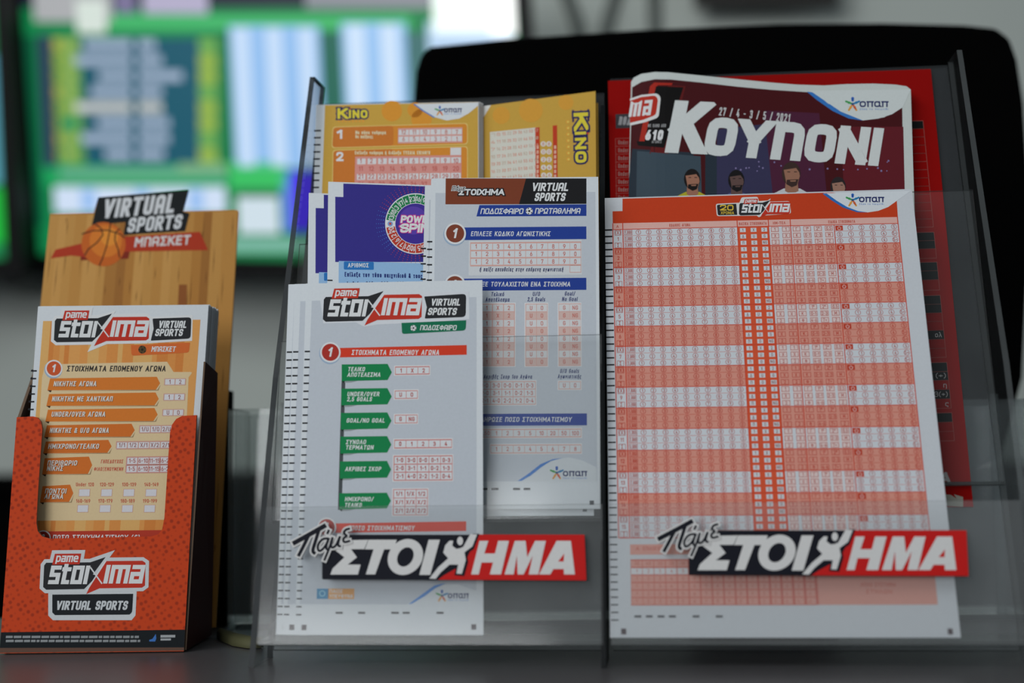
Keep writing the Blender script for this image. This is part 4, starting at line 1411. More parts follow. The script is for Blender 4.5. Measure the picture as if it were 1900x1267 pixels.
S.reset()
ticks(S, 1122, 1136, 426.6, 56, 12.15, 14.2, 2.4, lean=.016)
# stake tables at the foot
P2 = (206, 146, 132)
L2 = (192, 96, 80)
S.box(1169, 1010, 1700, 1026, P2, 1.5)
S.text('A', 1180, 1021, 1186, 7, L2, .14, 0, 3)
S.text('ΕΠΙΛΟΓΕΣ', 1193, 1021, 1230, 7, L2, .14, 0, 3)
S.grid(1171, 1038, 1514, 1122, 16, 6, [P2, (206, 206, 208), P2, P2, P2, P2], L2, .8, 2,
       [['50', '40', '30', '20', '10'] + ['5'] * 11] + [[str(k % 10) for k in range(1, 17)]] * 5, 7, (190, 100, 84), .12)
S.poly([(1514, 1038), (1732, 1038), (1740, 1121.5), (1516, 1122)], P2, 2)
S.text('ΑΠΛΟ ΣΥΣΤΗΜΑ', 1597, 1088, 1662, 7.5, L2, .14, 0, 3)
S.text('ΣΤΗΛΩΝ', 1607, 1101, 1655, 7.5, L2, .14, 0, 3)
for a_, b_ in ((1177, 1190), (1198.5, 1211), (1220, 1233), (1241, 1254), (1285, 1298), (1328, 1341)):
    S.box(a_, 1141.5, b_, 1145.5, (60, 60, 64), 3)
S.box(1152.5, 1166, 1162, 1177, (70, 54, 60), 3)
S.box(1758, 1166, 1768.5, 1177, (70, 54, 60), 3)
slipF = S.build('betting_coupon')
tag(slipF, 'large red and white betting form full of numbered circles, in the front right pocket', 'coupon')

# ---------------------------------------------------------------- right: folded coupon magazine
q = [(1172, 150), (1690, 165), (1714, 890), (1160, 895)]
P0, n0 = st_plane(.0545, .10, 19.0)


def mag_bend(uv):
    u = uv[:, 0]
    return -0.0035 * np.clip(1 - u / .13, 0, 1.2) ** 2.2 + .0005 * np.sin(u * 7)


S = Sheet(q, P0, n0, mag_bend)
outl = [(1171, 152), (1176, 144), (1190, 137), (1215, 133.5), (1240, 134), (1300, 140), (1370, 147), (1430, 153), (1480, 157), (1530, 158.5), (1570, 156),
        (1620, 155), (1662, 157), (1682, 160), (1690, 166), (1694, 300), (1714, 890), (1160, 895), (1167, 330)]
S.body(outl, .0022, (188, 194, 190), (170, 174, 170))
MAR = (66, 16, 20)
cov = [(1173, 162), (1190, 152), (1215, 147), (1245, 147.5), (1300, 153), (1370, 161), (1430, 166.5), (1498, 171), (1545, 200), (1600, 223), (1640, 218), (1674, 200),
       (1676, 330), (1685, 640), (1162, 640), (1168, 330)]
S.poly(cov, MAR, 1)
S.poly([(1173, 276), (1400, 290), (1420, 640), (1162, 640), (1167, 330)], (38, 48, 58), 1.4)
S.poly([(1240, 158), (1272, 160), (1240, 285), (1205, 285)], (92, 24, 24), 1.5)
S.poly([(1420, 205), (1520, 210), (1560, 640), (1380, 640)], (72, 30, 52), 1.5)
S.poly([(1560, 235), (1676, 235), (1685, 640), (1580, 640)], (92, 26, 34), 1.5)
S.poly([(1330, 240), (1420, 230), (1440, 420), (1330, 420)], (52, 50, 78), 1.7)
S.poly([(1182, 280), (1300, 290), (1310, 640), (1176, 640)], (58, 72, 82), 1.6)
for k in range(26):
    random.seed(k)
    S.disc(1330 + random.random() * 330, 298 + random.random() * 20, 1.2 + random.random(), (120, 110, 150), 1.9, 6)
S.poly([(1206, 160), (1214, 153), (1248, 154), (1246, 158), (1220, 158), (1196, 262), (1186, 262)], (160, 40, 28), 1.9)
S.poly([(1217, 160), (1268, 162), (1232, 274), (1184, 270), (1181, 262), (1196, 262)], (14, 12, 12), 2)
S.poly([(1169, 183), (1190, 176), (1220, 173, 6), (1226, 181, 4), (1222, 218, 6), (1196, 227), (1169, 233)], (206, 206, 204), 3)
S.poly([(1169, 187), (1190, 180), (1216, 177, 5), (1221, 184, 4), (1217, 213, 5), (1194, 222), (1169, 228)], (172, 44, 30), 3.5)
S.text('ma', 1166, 217, 1213, 38, (206, 206, 206), .15, .16, 4.5, True, gap=.1, y1=213)
S.text('ΜΕ ΠΑΝΩ ΑΠΟ', 1202, 236, 1236, 6, (150, 150, 150), .15, .1, 4)
S.text('610', 1196.5, 260, 1232, 19, (206, 206, 206), .22, .16, 4, True)
S.text('ΑΓΩΝΕΣ', 1209, 265.5, 1228, 5, (150, 150, 150), .15, .1, 4)
LET = (198, 202, 200)
S.text('K', 1233, 283, 1322, 98, LET, .26, .2, 6, y1=287)
S.text('ΟΥΠΟΝΙ', 1303, 287.5, 1643, 72, LET, .27, .19, 6, True, gap=.07, y1=309)
S.text('27 / 4 - 3 / 5 / 2021', 1333.5, 214, 1467, 15.5, (190, 190, 190), .13, .14, 5, y1=227)
S.poly([(1500, 168), (1690, 166), (1675, 199), (1655, 212), (1630, 220), (1601, 223.5), (1570, 215), (1536, 195)], (196, 202, 200), 2.4)
S.poly([(1497, 170), (1507, 171), (1535, 190), (1560, 207), (1601, 223.5), (1575, 220), (1545, 206), (1515, 185)], (50, 110, 180), 3)
opap(S, 1582, 193, 13, 1595, 1648, 198.5, 10.5, 5)
# printed players: heads and shoulders
for hx, hy, sc_, hair, skin, shirt in ((1284, 332, 1.0, (24, 20, 20), (150, 104, 84), (170, 160, 40)), (1366, 334, 1.0, (22, 20, 22), (92, 70, 66), (80, 84, 130)),
                                      (1468, 322, 1.15, (58, 42, 38), (146, 104, 84), (190, 192, 194)), (1555, 346, .95, (40, 34, 36), (150, 112, 96), (120, 40, 50))):
    z = sc_
    S.poly([(hx - 34 * z, hy + 120), (hx - 32 * z, hy + 34 * z), (hx - 12 * z, hy + 24 * z), (hx + 14 * z, hy + 24 * z), (hx + 36 * z, hy + 36 * z), (hx + 40 * z, hy + 120)], shirt, 7)
    S.poly([(hx - 9 * z, hy + 10 * z), (hx + 10 * z, hy + 10 * z), (hx + 12 * z, hy + 28 * z), (hx, hy + 34 * z), (hx - 10 * z, hy + 28 * z)], skin, 7.3)
    S.disc(hx, hy, 15 * z, hair, 7.5, 18, 19 * z)
    S.poly([(hx - 12 * z, hy - 6 * z), (hx + 8 * z, hy - 9 * z), (hx + 13 * z, hy - 2 * z), (hx + 14 * z, hy + 4 * z), (hx + 11 * z, hy + 15 * z), (hx + 2 * z, hy + 21 * z), (hx - 8 * z, hy + 15 * z)], skin, 7.8)
    S.poly([(hx - 7 * z, hy + 10 * z), (hx + 12 * z, hy + 9 * z), (hx + 9 * z, hy + 19 * z), (hx + 1 * z, hy + 22 * z), (hx - 8 * z, hy + 17 * z)], hair, 8.0)
    S.poly([(hx - 2 * z, hy + 11 * z), (hx + 8 * z, hy + 10.5 * z), (hx + 7 * z, hy + 13 * z), (hx - 1 * z, hy + 13 * z)], skin, 8.3)
    for e in (-4, 7):
        S.box(hx + (e - 2.4) * z, hy - 3.5 * z, hx + (e + 2.4) * z, hy - 2 * z, hair, 8.2)
mag = S.build('coupon_magazine')
tag(mag, 'folded dark red sports coupon magazine with big white title, behind the large betting form', 'magazine')

# ---------------------------------------------------------------- right: red poster card
q = [(1128, 150), (1727, 128), (1806, 940), (1145, 945)]
P0, n0 = st_plane(.0261, .004, 20.0)
S = Sheet(q, P0, n0)
RC = ink((136, 8, 6), INK, .75, .08)
S.body(q, .0006, RC, RC)
LG = (150, 84, 78)
S.box(1142, 212, 1240, 235, (58, 58, 62), 1)
S.text('ΠΟΔΟΣΦΑΙΡΟ', 1147, 232, 1225, 16, (150, 150, 152), .18, .18, 2, True)
for k in range(18):
    y = 257 + k * 14.6
    S.line([(1142, y), (1260, y - 3.6)], .8, LG, 1.5)
    if k < 17:
        S.text('Under', 1147, y + 11, 1166, 8, (150, 110, 105), .14, 0, 2)
S.line([(1142, 257), (1146, 505)], .8, LG, 1.6)
right = lambda y: 1712.5 + (y - 223.5) * .0985
rows = [(224 + 15.1 * k, 'r') for k in range(13)]
ys = [(224, 238.6, 'k', '')] + [(238.6 + 15.2 * k, 238.6 + 15.2 * (k + 1), 'r', '') for k in range(12)]
ys += [(430.5, 446, 'k', ''), (446, 461, 'k', ''), (461, 478.8, 'r', ''), (486, 502, 'k', ''), (502, 518.6, 'k', ''), (518.6, 538, 'r', ''),
       (547.7, 564, 'k', ''), (564, 580, 'k', ''), (580, 596, 'r', ''), (596, 612.5, 'r', ''), (612.5, 629, 'k', 'ολ'), (629, 646, 'r', ''), (646, 662.7, 'r', ''),
       (672, 689, 'k', ''), (689, 705, 'k', '(+)'), (705, 722.5, 'r', 'η'), (722.5, 739.5, 'k', '3(+)'), (739.5, 757, 'r', 'ς'),
       (765.5, 782.8, 'k', ''), (782.8, 800, 'r', ''), (800, 817.5, 'r', '')]
for a_, b_, c_, t_ in ys:
    xa, xb = right(a_), right(b_)
    if c_ == 'k':
        S.poly([(xa - 140, a_ + 4), (xa, a_), (xb, b_), (xb - 140, b_ + 4)], (16, 20, 20), 1)
    S.line([(xa - 140, a_ + 4), (xa, a_), (xb, b_), (xb - 140, b_ + 4)], .9, LG, 2)
    if t_:
        S.text(t_, xb - 5 - 6.2 * len(t_), b_ - 3.5, xb - 5, 9.5, (170, 166, 164), .13, 0, 3)
S.text('ΧΗΜΑ', 1665, 897, 1766, 21, (168, 166, 164), .26, .12, 2)
S.poly([(1753, 917), (1764, 918), (1775, 925), (1770, 917), (1787, 922), (1787, 940), (1753, 938)], (150, 150, 138), 2)
slipP = S.build('poster_card')
tag(slipP, 'red poster card with dark tables lining the back of the right compartment', 'poster')

# ---------------------------------------------------------------- raised logo plaques on the front lips


def plaque(fx, label):
    P0, n0 = st_plane(.0022, .0095, 13.7)
    n0 = n0 / np.linalg.norm(n0)
    P1 = P0 + n0 * .0026
    big = [fx(x, y) for x, y in ((540, 960), (1100, 960), (1100, 1090), (540, 1090))]
    S = Sheet(big, P1, n0)
    F = lambda pts: [fx(*p[:2]) for p in pts]
    c2 = lambda X, Y: (480 + X / 3.248, 830 + Y / 3.248)
    c5 = lambda X, Y: (480 + X / 2.714, 920 + Y / 2.714)
    BK, RD, WT = ink((18, 20, 30)), ink((190, 26, 24)), ink((205, 204, 202))
    S.body(F([(650, 992), (1084, 992), (1088, 1076), (597.6, 1073.5), (597.6, 1040), (612, 1012)]), .0022, BK)
    S.poly(F([c2(1322, 525), c5(1640, 195), c5(1650, 425), c2(1080, 797), c2(1120, 768), c2(1240, 700)]), RD, 1)
    T_ = lambda t_, x0, y0, x1, h, t, sh: S.text(t_, fx(x0, y0)[0], fx(x0, y0)[1], fx(x1, y0)[0], h, WT, t, sh, 5, gap=.0)
    sig = [c2(x, y) for x, y in ((470, 560), (660, 556), (636, 613), (556, 613), (592, 662), (536, 706), (614, 706), (598, 766), (432, 766), (445, 730), (516, 662), (452, 612))]
    S.poly(F(sig), WT, 5)
    S.poly(F([c2(x, y) for x, y in ((662, 556), (832, 556), (814, 614), (756, 614), (702, 765), (646, 765), (692, 614), (640, 614))]), WT, 5.3)
    ox, oy = c2(884, 660)
    S.poly(F([(ox + 32.5 * cos(a) - 5 * sin(a), oy + 33.5 * sin(a)) for a in np.linspace(0, 2 * pi, 33)[:-1]]), WT, 5.6)
    S.poly(F([(ox + 15 * cos(a) - 4 * sin(a), oy + 18 * sin(a)) for a in np.linspace(0, 2 * pi, 25)[:-1]]), BK, 6)
    S.poly(F([c2(x, y) for x, y in ((1024, 556), (1092, 556), (1034, 768), (968, 768))]), WT, 5.3)
    # the running figure that makes the letter X
    S.poly(F([c2(x, y) for x, y in ((1290, 520), (1330, 520), (1296, 612), (1254, 640), (1262, 690), (1238, 775), (1180, 770), (1190, 722), (1130, 735), (1072, 800), (1008, 800), (1090, 712), (1120, 672), (1098, 640), (1116, 590), (1150, 556), (1180, 560), (1172, 590), (1230, 596), (1268, 560))]), BK, 5.7)
    S.poly(F([c2(x, y) for x, y in ((1275, 522), (1316, 524), (1288, 596), (1240, 632), (1248, 678), (1224, 762), (1192, 760), (1202, 706), (1150, 706), (1098, 752), (1066, 792), (1028, 790), (1082, 722), (1142, 668), (1112, 634), (1124, 590), (1150, 562), (1172, 562), (1166, 592), (1192, 612), (1232, 600))]), WT, 6.2)
    hx, hy = c2(1207, 570)
    S.poly(F([(hx + 9.5 * cos(a), hy + 12 * sin(a)) for a in np.linspace(0, 2 * pi, 21)[:-1]]), BK, 6.6)
    S.poly(F([(hx + 5.5 * cos(a) + 2, hy + 8 * sin(a) - 2) for a in np.linspace(0, 2 * pi, 21)[:-1]]), WT, 7)
    # H M A
    S.poly(F([c5(x, y) for x, y in ((1112, 226), (1156, 226), (1136, 290), (1190, 290), (1206, 226), (1260, 226), (1220, 395), (1164, 395), (1180, 335), (1122, 335), (1108, 395), (1070, 395))]), WT, 5.4)
    S.poly(F([c5(x, y) for x, y in ((1290, 226), (1344, 226), (1352, 308), (1392, 226), (1446, 226), (1408, 395), (1360, 395), (1380, 300), (1334, 395), (1304, 395), (1300, 300), (1284, 395), (1238, 395))]), WT, 5.4)
    S.poly(F([c5(x, y) for x, y in ((1500, 226), (1572, 226), (1592, 395), (1538, 395), (1536, 368), (1484, 368), (1468, 395), (1412, 395))]), WT, 5.4)
    S.poly(F([c5(x, y) for x, y in ((1538, 290), (1536, 330), (1508, 330))]), RD, 6)
    pl = S.build('logo_plaque', hold)
    # the handwritten word cut out above it
    S = Sheet(big, P1 + n0 * .0006, n0)
    strokes = [[(205, 580), (300, 528), (405, 468)], [(300, 532), (272, 590), (238, 656)], [(362, 500), (340, 570), (322, 628), (342, 640)],
               [(420, 548), (382, 550), (352, 592), (362, 632), (400, 600), (424, 545)], [(422, 545), (402, 608), (424, 622)], [(412, 522), (424, 496)],
               [(446, 540), (424, 610), (394, 682)], [(442, 552), (432, 604), (462, 600), (488, 540)], [(490, 534), (474, 592), (496, 596)],
               [(550, 488), (520, 496), (512, 520), (534, 532), (508, 548), (512, 574), (552, 562)]]
    for k, sg in enumerate(strokes):
        P = np.array(F([c2(*p) for p in sg]))
        tt = 8.4 if k == 0 else (6.2 if k < 3 else 4.3)
        for _ in range(2):
            P = np.array([P[0]] + [a_ * f_ + b_ * (1 - f_) for a_, b_ in zip(P, P[1:]) for f_ in (.75, .25)] + [P[-1]])
        for w_, mt, L in ((tt + 6, WT, 2 + k * .08), (tt, BK, 5 + k * .08)):
            e0 = P[0] + (P[0] - P[1]) / np.hypot(*(P[0] - P[1])) * (w_ - tt) / 2
            e1 = P[-1] + (P[-1] - P[-2]) / np.hypot(*(P[-1] - P[-2])) * (w_ - tt) / 2
            v, f = ribbon(np.array([e0, *P[1:-1], e1]), w_)
            nn = len(v) // 2
            if mt is WT:
                S.body([tuple(q_) for q_ in list(v[:nn]) + list(v[nn:][::-1])], .0016, WT, None, L)
            else:
                S.put(S.uv(v), f, mt, S.lift(L))
    sp = S.build('script_word', pl)
    sp['label'] = 'black handwritten word with a white outline'
    pl['label'] = label
    return pl


plaque(lambda x, y: (x, y), 'raised black and red brand plaque on the left front lip')
plaque(lambda x, y: (1278 + (x - 597.6) * 1.0585, 984 + (y - 992) * 1.0), 'raised black and red brand plaque on the right front lip')

# ---------------------------------------------------------------- cardboard dispenser on the left
BX = np.array([-.1975, .70, TABLE])
box = empty('slip_dispenser', BX, 'orange cardboard dispenser box with a basketball header card, left of the acrylic holder', 'dispenser')
skin = dotted_ball_skin()
KRAFT = (112, 92, 76)
N_f = plane_n(4.5, 0)
P_f = np.array([-.2, .6725, TABLE])
q = [(30, 773), (366, 770), (341, 1208), (0, 1212)]
S = Sheet(q, P_f, N_f)
front = [(31, 774), (62, 772.5), (70, 774.5), (76, 782), (78.5, 795), (74, 860), (70, 920), (67.5, 970), (70, 985), (78, 995), (92, 999),
         (280, 995), (294, 991), (301, 982), (305, 960), (312, 850), (315.5, 802), (319, 788), (327, 777), (338, 771.5), (365, 770), (341, 1208), (-1, 1212)]
S.body(front, .0016, skin, KRAFT)
S.poly([(2, 1173), (343.3, 1168), (341.6, 1201), (-.4, 1202)], (18, 24, 28), 1)
S.poly([(-.4, 1202), (341.6, 1201), (341.2, 1207), (-.8, 1211)], (96, 70, 58), 1)
for k, yy in enumerate((1182, 1189.5)):
    random.seed(5 + k)
    x = 11
    while x < 258:
        w_ = 5 + random.random() * 12
        S.box(x, yy - 2.6, min(x + w_, 260), yy + 1.6, (136, 140, 142), 2)
        x += w_ + 2.2
S.poly([(277, 1187), (283, 1185), (289, 1176), (290, 1184), (288, 1190), (277, 1190)], (60, 110, 180), 2)
S.box(298, 1178, 325, 1182.5, (160, 164, 166), 2)
S.box(298, 1184.5, 317, 1188, (160, 164, 166), 2)
# logo with its white outline
S.poly(offset_poly([(94, 1100), (249, 1099), (247, 1140), (242, 1146), (100, 1146), (94, 1140)], 4.5), (196, 200, 202), 2)
logo_stoixima(S, 80, 1044, 270, 1094, 3, 6.5, -.01, (196, 200, 202))
S.poly([(97, 1103), (247, 1101.5), (245, 1136, 5), (240, 1140), (102, 1141), (97, 1136)], (26, 30, 34), 5)
S.text('VIRTUAL SPORTS', 103, 1131.5, 239, 17, (196, 200, 202), .2, .22, 6, True, gap=.07)
S.build('front_panel', box)
# sides, base and back


def on_x(px, py, X):
    d = ray([(px, py)])[0]
    return CAM + d * (X - CAM[0]) / d[0]


sidem = plain('maroon_card', (58, 10, 8), .6, .2)
kraftm = ink(KRAFT, 1.2)
inner = plain('brown_card', (84, 58, 44), .7, .2)
f_lo = np.array([-.1540, .6740, TABLE + .001])
f_hi = S.p3([(365.5, 770.5)], -.0016)[0] + np.array([.0022, 0, 0])
side = [f_lo, f_hi, on_x(381, 671, -.1468), on_x(404, 692, -.1468), np.array([-.1540, .7300, TABLE + .001])]
slab('side_panel', side, (-.0008, 0, 0), sidem, box, kraftm)
fl_lo = np.array([-.2405, .6740, TABLE + .001])
fl_hi = S.p3([(32.5, 774)], -.0016)[0]
a_ = on_x(58, 674, -.2405)
sideL = [fl_lo, fl_hi, np.array([-.2405, .716, a_[2] if .10 < a_[2] - TABLE < .16 else TABLE + .14]), np.array([-.2405, .752, TABLE + .14]), np.array([-.2405, .7400, TABLE + .001])]
slab('side_panel', sideL, (.0014, 0, 0), inner, box, kraftm)
slab('base', [(-.239, .6745, TABLE + .0002), (-.1555, .6745, TABLE + .0002), (-.1555, .729, TABLE + .0002), (-.239, .729, TABLE + .0002)], (0, 0, .0012), kraftm, box)
# back card: wooden court print with a die-cut header
N_b = plane_n(10, 0)
P_b = np.array([-.2, .7300, TABLE])
q = [(93, 397), (442, 389), (400, 1161), (12, 1165)]
S = Sheet(q, P_b, N_b)
WOOD = [(178, 128, 64), (168, 116, 54), (188, 140, 76), (150, 100, 46), (182, 134, 70), (160, 110, 52)]
S.body([(93, 396.5), (174, 394.5), (182.5, 366), (349, 352), (338.5, 391.5), (438, 389, 3), (442.5, 391), (425, 700), (400, 1164), (12, 1168), (78, 565)], .0018, (170, 122, 58), (150, 110, 56))
random.seed(11)
wk = 0
u = 0.0
while u < 1:
    w_ = random.choice([.045, .06, .075, .05])
    a_, b_ = u, min(1, u + w_)
    c_ = WOOD[(wk := (wk + random.choice((1, 2, 4))) % 6)]
    S.put(np.array([(a_, .004), (b_, .004), (b_, 1), (a_, 1)]), [[0, 1, 2, 3]], ink(c_), S.lift(1))
    v = random.random() * .1
    while v < 1:
        l_ = .02 + random.random() * .10
        l_ = min(l_, .985 - v)
        x_ = min(a_ + random.random() * w_, .975)
        if l_ < .01:
            break
        S.put(np.array([(x_, v), (x_ + .003, v + l_ * .5), (x_, v + l_), (x_ - .001, v + l_ * .5)]), [[0, 1, 2, 3]], ink((104, 66, 28)), S.lift(1.6))
        v += l_ + .02 + random.random() * .12
    u += w_
S.poly([(332, 528), (347, 528), (346, 566), (330, 566)], (136, 80, 38), 1.8)
S.poly([(182.5, 366), (349, 352), (338.5, 392), (352, 396), (343.5, 429), (229, 436), (233, 412), (170, 418)], (22, 26, 28), 2)
S.text('VIRTUAL', 189, 405.5, 329, 35, (200, 202, 204), .2, .22, 4, True, gap=.09, y1=394)
S.text('SPORTS', 235, 431.5, 341, 27, (200, 202, 204), .2, .22, 4, True, gap=.09, y1=424)
BR = (166, 52, 28)
S.poly([(103, 463), (150, 452), (160, 448), (170, 478), (132, 474), (94, 479.5)], BR, 2.6)
S.poly([(150, 474), (241, 466), (238, 480), (150, 483)], (122, 38, 22), 2.5)
S.poly([(216, 440), (371, 430), (386, 464), (225, 467)], BR, 2.8)
S.text('ΜΠΑΣΚΕΤ', 249, 458.5, 355, 18, (204, 202, 200), .19, .16, 4, True, gap=.12, y1=453.5)
S.disc(192, 453, 41, (186, 92, 32), 3.5, 40)
S.disc(196, 447, 30, (202, 114, 40), 3.8, 36)
S.disc(203, 440, 16, (214, 134, 48), 4.1, 30)
BL_ = (40, 26, 20)
S.line([(152, 434), (172, 428), (200, 427), (222, 434), (231, 441)], 2.2, BL_, 4.6)
S.line([(205, 413), (203, 430), (198, 456), (190, 480), (184, 493)], 2.2, BL_, 4.7)
S.line([(176, 415), (188, 424), (191, 436), (180, 450), (164, 462), (157, 474)], 2.2, BL_, 4.8)
S.line([(222, 424), (214, 432), (213, 446), (219, 462), (222, 478)], 2.2, BL_, 4.9)
bc = S.build('back_card', box)
bc['label'] = 'wood-patterned back card with a basketball and black header'
slab('easel_strut', [(-.172, .775, TABLE + .0004), (-.156, .775, TABLE + .0004), (-.1575, .790, TABLE + .128), (-.164, .790, TABLE + .128)], (0, .012, 0), deep, box)
slab('strut_flap', [(-.166, .744, TABLE + .0004), (-.166, .786, TABLE + .0004), (-.166, .79, TABLE + .12), (-.166, .765, TABLE + .12)], (.0015, 0, 0), deep, box)

# slips in the dispenser
q = [(70.5, 569), (387, 566), (357, 1000), (40, 1003)]
P0 = np.array([-.2, .6865, TABLE + .1])
N_s = plane_n(2.0, 0)
S = Sheet([(70.5, 569), (387, 566), (352, 1060), (34, 1064)], P0, N_s)
S.body([(70.5, 569), (387, 566), (347.5, 1188), (25.5, 1193)], .00035, PAPER, (150, 152, 156))
CO = [(216, 152, 84), (210, 138, 70), (220, 166, 100), (204, 126, 60), (214, 146, 78)]
random.seed(4)
x = 0.0
while x < 1:
    w_ = random.choice([.03, .05, .07, .04])
    b_ = min(1, x + w_)
    l0, l1 = (80, 595.5), (372, 593)
    e0, e1 = (40, 1100), (335, 1098)
    mixp = lambda a, b, t: (a[0] + (b[0] - a[0]) * t, a[1] + (b[1] - a[1]) * t)
    S.poly([mixp(l0, l1, x), mixp(l0, l1, b_), mixp(e0, e1, b_), mixp(e0, e1, x)], CO[random.randrange(5)], 1)
    x = b_
S.poly([(78, 590), (376, 587), (374, 634), (300, 638), (180, 645), (160, 640), (100, 636), (76, 630)], (208, 210, 212), 1.4) if False else None
logo_stoixima(S, 100, 591, 277, 635, 3, 5.5, -.01)
S.poly(offset_poly([(284, 592), (353, 589), (352, 628), (280, 632)], 4.5), WHITE, 2)
S.poly([(283, 591, 2), (355, 588.5, 6), (353.5, 628, 6), (279.5, 632, 2), (285, 610)], DARK, 4)
virtual_sports(S, (293.5, 608.5, 348, 13.5), (287, 623.5, 341, 13.5))
S.poly([(243, 640), (352.5, 635.5), (350.5, 654, 5), (244, 660, 5)], (206, 102, 46), 3)
ball(S, 264, 648.5, 7.5, 4, (84, 66, 40), (40, 34, 26))
S.text('ΜΠΑΣΚΕΤ', 280.5, 652.5, 327, 10, WHITE, .17, .2, 5, True, gap=.1)
CRM = (218, 190, 148)
S.poly([(84, 676), (310, 671), (317, 682, 3), (322, 690), (358, 690, 5), (350, 700), (338, 964), (62, 966), (78, 700)], CRM, 2)
number_badge(S, 100, 683.5, 15.5, (196, 84, 44), '1', 3)
S.text('ΣΤΟΙΧΗΜΑΤΑ ΕΠΟΜΕΝΟΥ ΑΓΩΝΑ', 123.5, 689, 308.5, 10.5, (44, 40, 40), .17, .18, 4)
OA, OA_SHADE = (208, 118, 44), (204, 108, 40)  # same orange twice: the second has the shade on the lower arrows painted in
for y0, y1, xb, xl_, tx, cells in ((701, 723, 291, 93, [('ΝΙΚΗΤΗΣ ΑΓΩΝΑ', 99, 716.5, 180)], ('12', 305.5, 344, 702.5, 714)),
                                   (730, 752, 288.5, 91, [('ΝΙΚΗΤΗΣ ΜΕ ΧΑΝΤΙΚΑΠ', 96, 744.5, 210)], ('12', 304, 342.5, 730.5, 742.5)),
                                   (759, 781, 286.5, 89, [('UNDER/OVER ΑΓΩΝΑ', 95, 773, 196.5)], ('UO', 302, 340.5, 759.5, 771)),
                                   (788, 810, 244, 87, [('ΝΙΚΗΤΗΣ & U/O ΑΓΩΝΑ', 92, 803, 203)], (['1/U', '1/O', '2/U', '2/O'], 259, 339, 789.5, 802.5)),
                                   (818, 840, 201, 85, [('ΗΜΙΧΡΟΝΟ/ΤΕΛΙΚΟ', 89, 832.5, 184.5)], (['1/1', '1/2', 'X/1', 'X/2', '2/1', '2/2'], 216, 338, 819, 832)),
                                   (849, 879, 165, 83, [('ΠΕΡΙΘΩΡΙΟ', 87.5, 863.5, 144), ('ΝΙΚΗΣ', 86.5, 873.5, 118)], None),
                                   (901, 931, 130, 79, [('ΠΟΝΤΟΙ', 83, 915.5, 124), ('ΑΓΩΝΑ', 82, 925.5, 118.5)], None)):
    ym = (y0 + y1) / 2
    S.poly([(xl_ - 1, y1 + 2), (xb + 1, y1), (xb + 7, ym + 2), (xb + 3, y1 + 1.5)], (150, 128, 96), 2.5)
    S.poly([(xl_, y0 + 1), (xb, y0 - 2), (xb + 6, ym - 1), (xb - 2, y1), (xl_ - 5, y1 + 1)], OA if y0 < 780 else OA_SHADE, 3)
    S.poly([(xl_ - 5, y1 + 1), (xl_ + 3, y1 + 1), (xl_ + 1, y1 + 5)], (60, 44, 30), 3)
    for t_, x_, y_, xe in tx:
        S.text(t_, x_ + .8, y_ + .9, xe + .8, 9.4, (120, 72, 34), .17, .2, 3.8)
        S.text(t_, x_, y_, xe, 9.4, (226, 218, 208), .17, .2, 4.4)
    if cells:
        c_, x0, x1, ya, yb = cells
        S.grid(x0, ya, x1, yb, len(c_), 1, [(210, 208, 210)], (196, 150, 136), .9, 3, [c_], 8, (150, 90, 84), .14)
for k, yy in enumerate((847.5, 862.5)):
    S.grid(235 - k * 1.2, yy, 338, yy + 14, 5, 1, [(210, 206, 208)], (196, 140, 130), .9, 3, [['1-5', '6-10', '11-15', '16-20', '21+']], 8, (170, 96, 88), .14)
    S.text(['ΓΗΠΕΔΟΥΧΟΣ', 'ΦΙΛΟΞΕΝΟΥΜΕΝΗ'][k], [187, 174][k], [859.5, 873.5][k], 229, 7, (190, 88, 66), .15, .16, 3.5)
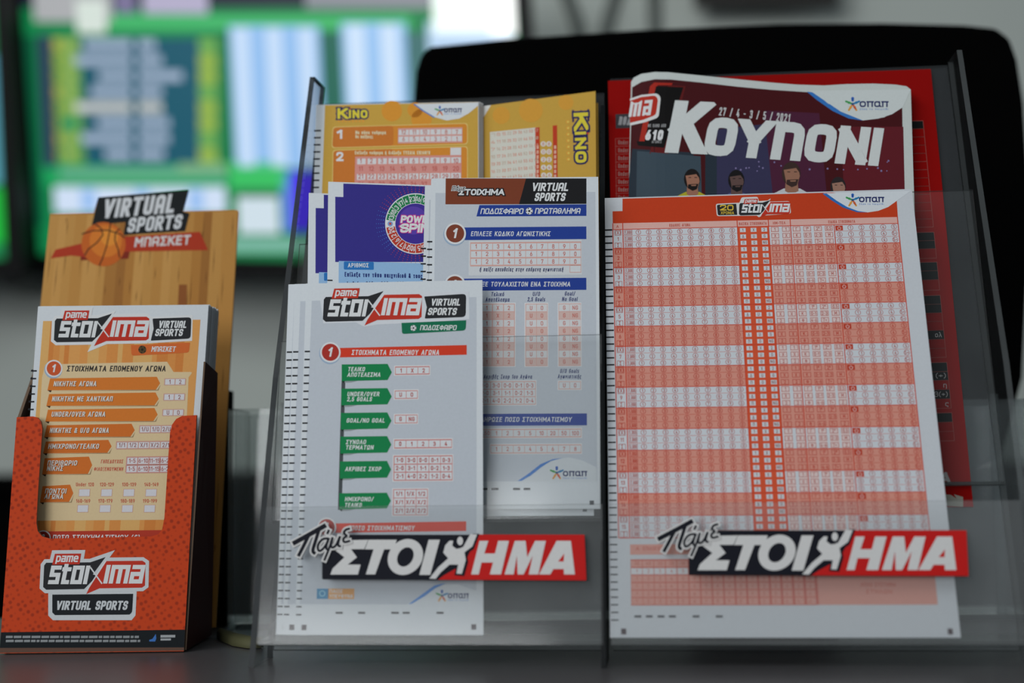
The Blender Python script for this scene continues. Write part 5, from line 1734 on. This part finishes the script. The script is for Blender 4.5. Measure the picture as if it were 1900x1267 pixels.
for r_, (yt, yb, labs) in enumerate(((902, 907, ['Under 120', '120-129', '130-139', '140-149']), (932.5, 936.5, ['160-169', '170-179', '180-189', '190-199']))):
    for k, t_ in enumerate(labs):
        x = 157 - r_ * 2.8 + k * 41.3
        S.text(t_, x - (16 if len(t_) > 8 else 13), yt, x + (17 if len(t_) > 8 else 13), 6.8, (190, 88, 66), .15, 0, 3.5)
        S.box(x - 10.5, yb, x + 9.5, yb + 14, (198, 150, 130), 3)
        S.box(x - 9.7, yb + .8, x + 8.7, yb + 13.2, (208, 206, 210), 3.4)
S.poly([(66, 986), (326, 983), (330, 1010), (60, 1012)], (176, 56, 38), 2.4)
S.text('ΠΟΣΟ ΣΤΟΙΧΗΜΑΤΙΣΜΟΥ (€)', 97, 1002, 260, 10, WHITE, .17, .2, 4)
number_badge(S, 80, 998, 14, (150, 44, 30), '2', 3)
ticks(S, 57.5, 68, 688, 25, 14.3, 14.4, lean=-.078)
slipG = S.build('betting_slip')
GR = 'basketball slips stacked in the dispenser'
tag(slipG, 'basketball virtual sports slip in an orange box, frontmost of its stack', 'slip', GR)
for k in range(38):
    c = slipG.copy()
    COL.objects.link(c)
    random.seed(k)
    c.location = Vector(slipG.location) + Vector((random.uniform(-.0003, .0003), .00062 * (k + 1), random.uniform(-.0005, .0005)))
    c['label'] = 'basketball slip hidden in the stack behind the frontmost one in the dispenser'

# ---------------------------------------------------------------- small olive strip on the counter
P = [(406, 1171), (416, 1174), (440, 1182), (465, 1187), (486, 1189)]
V, F = [], []
for k, (x, y) in enumerate(P):
    d = ray([(x, y)])[0]
    c = CAM + d * ((TABLE + .0035 - CAM[2]) / d[2])
    w_ = [.003, .007, .010, .008, .002][k]
    for j in range(5):
        a = pi * j / 4
        V.append(c + np.array([0, -w_ * cos(a) * .9, sin(a) * .0045 - .0032]))
for k in range(4):
    for j in range(4):
        F.append([k * 5 + j, k * 5 + j + 1, k * 5 + j + 6, k * 5 + j + 5])
strip = link('paper_strip', V, F, [0] * len(F), [plain('olive_paper', (92, 92, 62), .7)], None, np.array([np.mean([v[0] for v in V]), np.mean([v[1] for v in V]), TABLE]), True)
md = strip.modifiers.new('thickness', 'SOLIDIFY')
md.thickness = .0006
tag(strip, 'crumpled olive-green paper strip lying between the dispenser and the acrylic holder', 'paper')
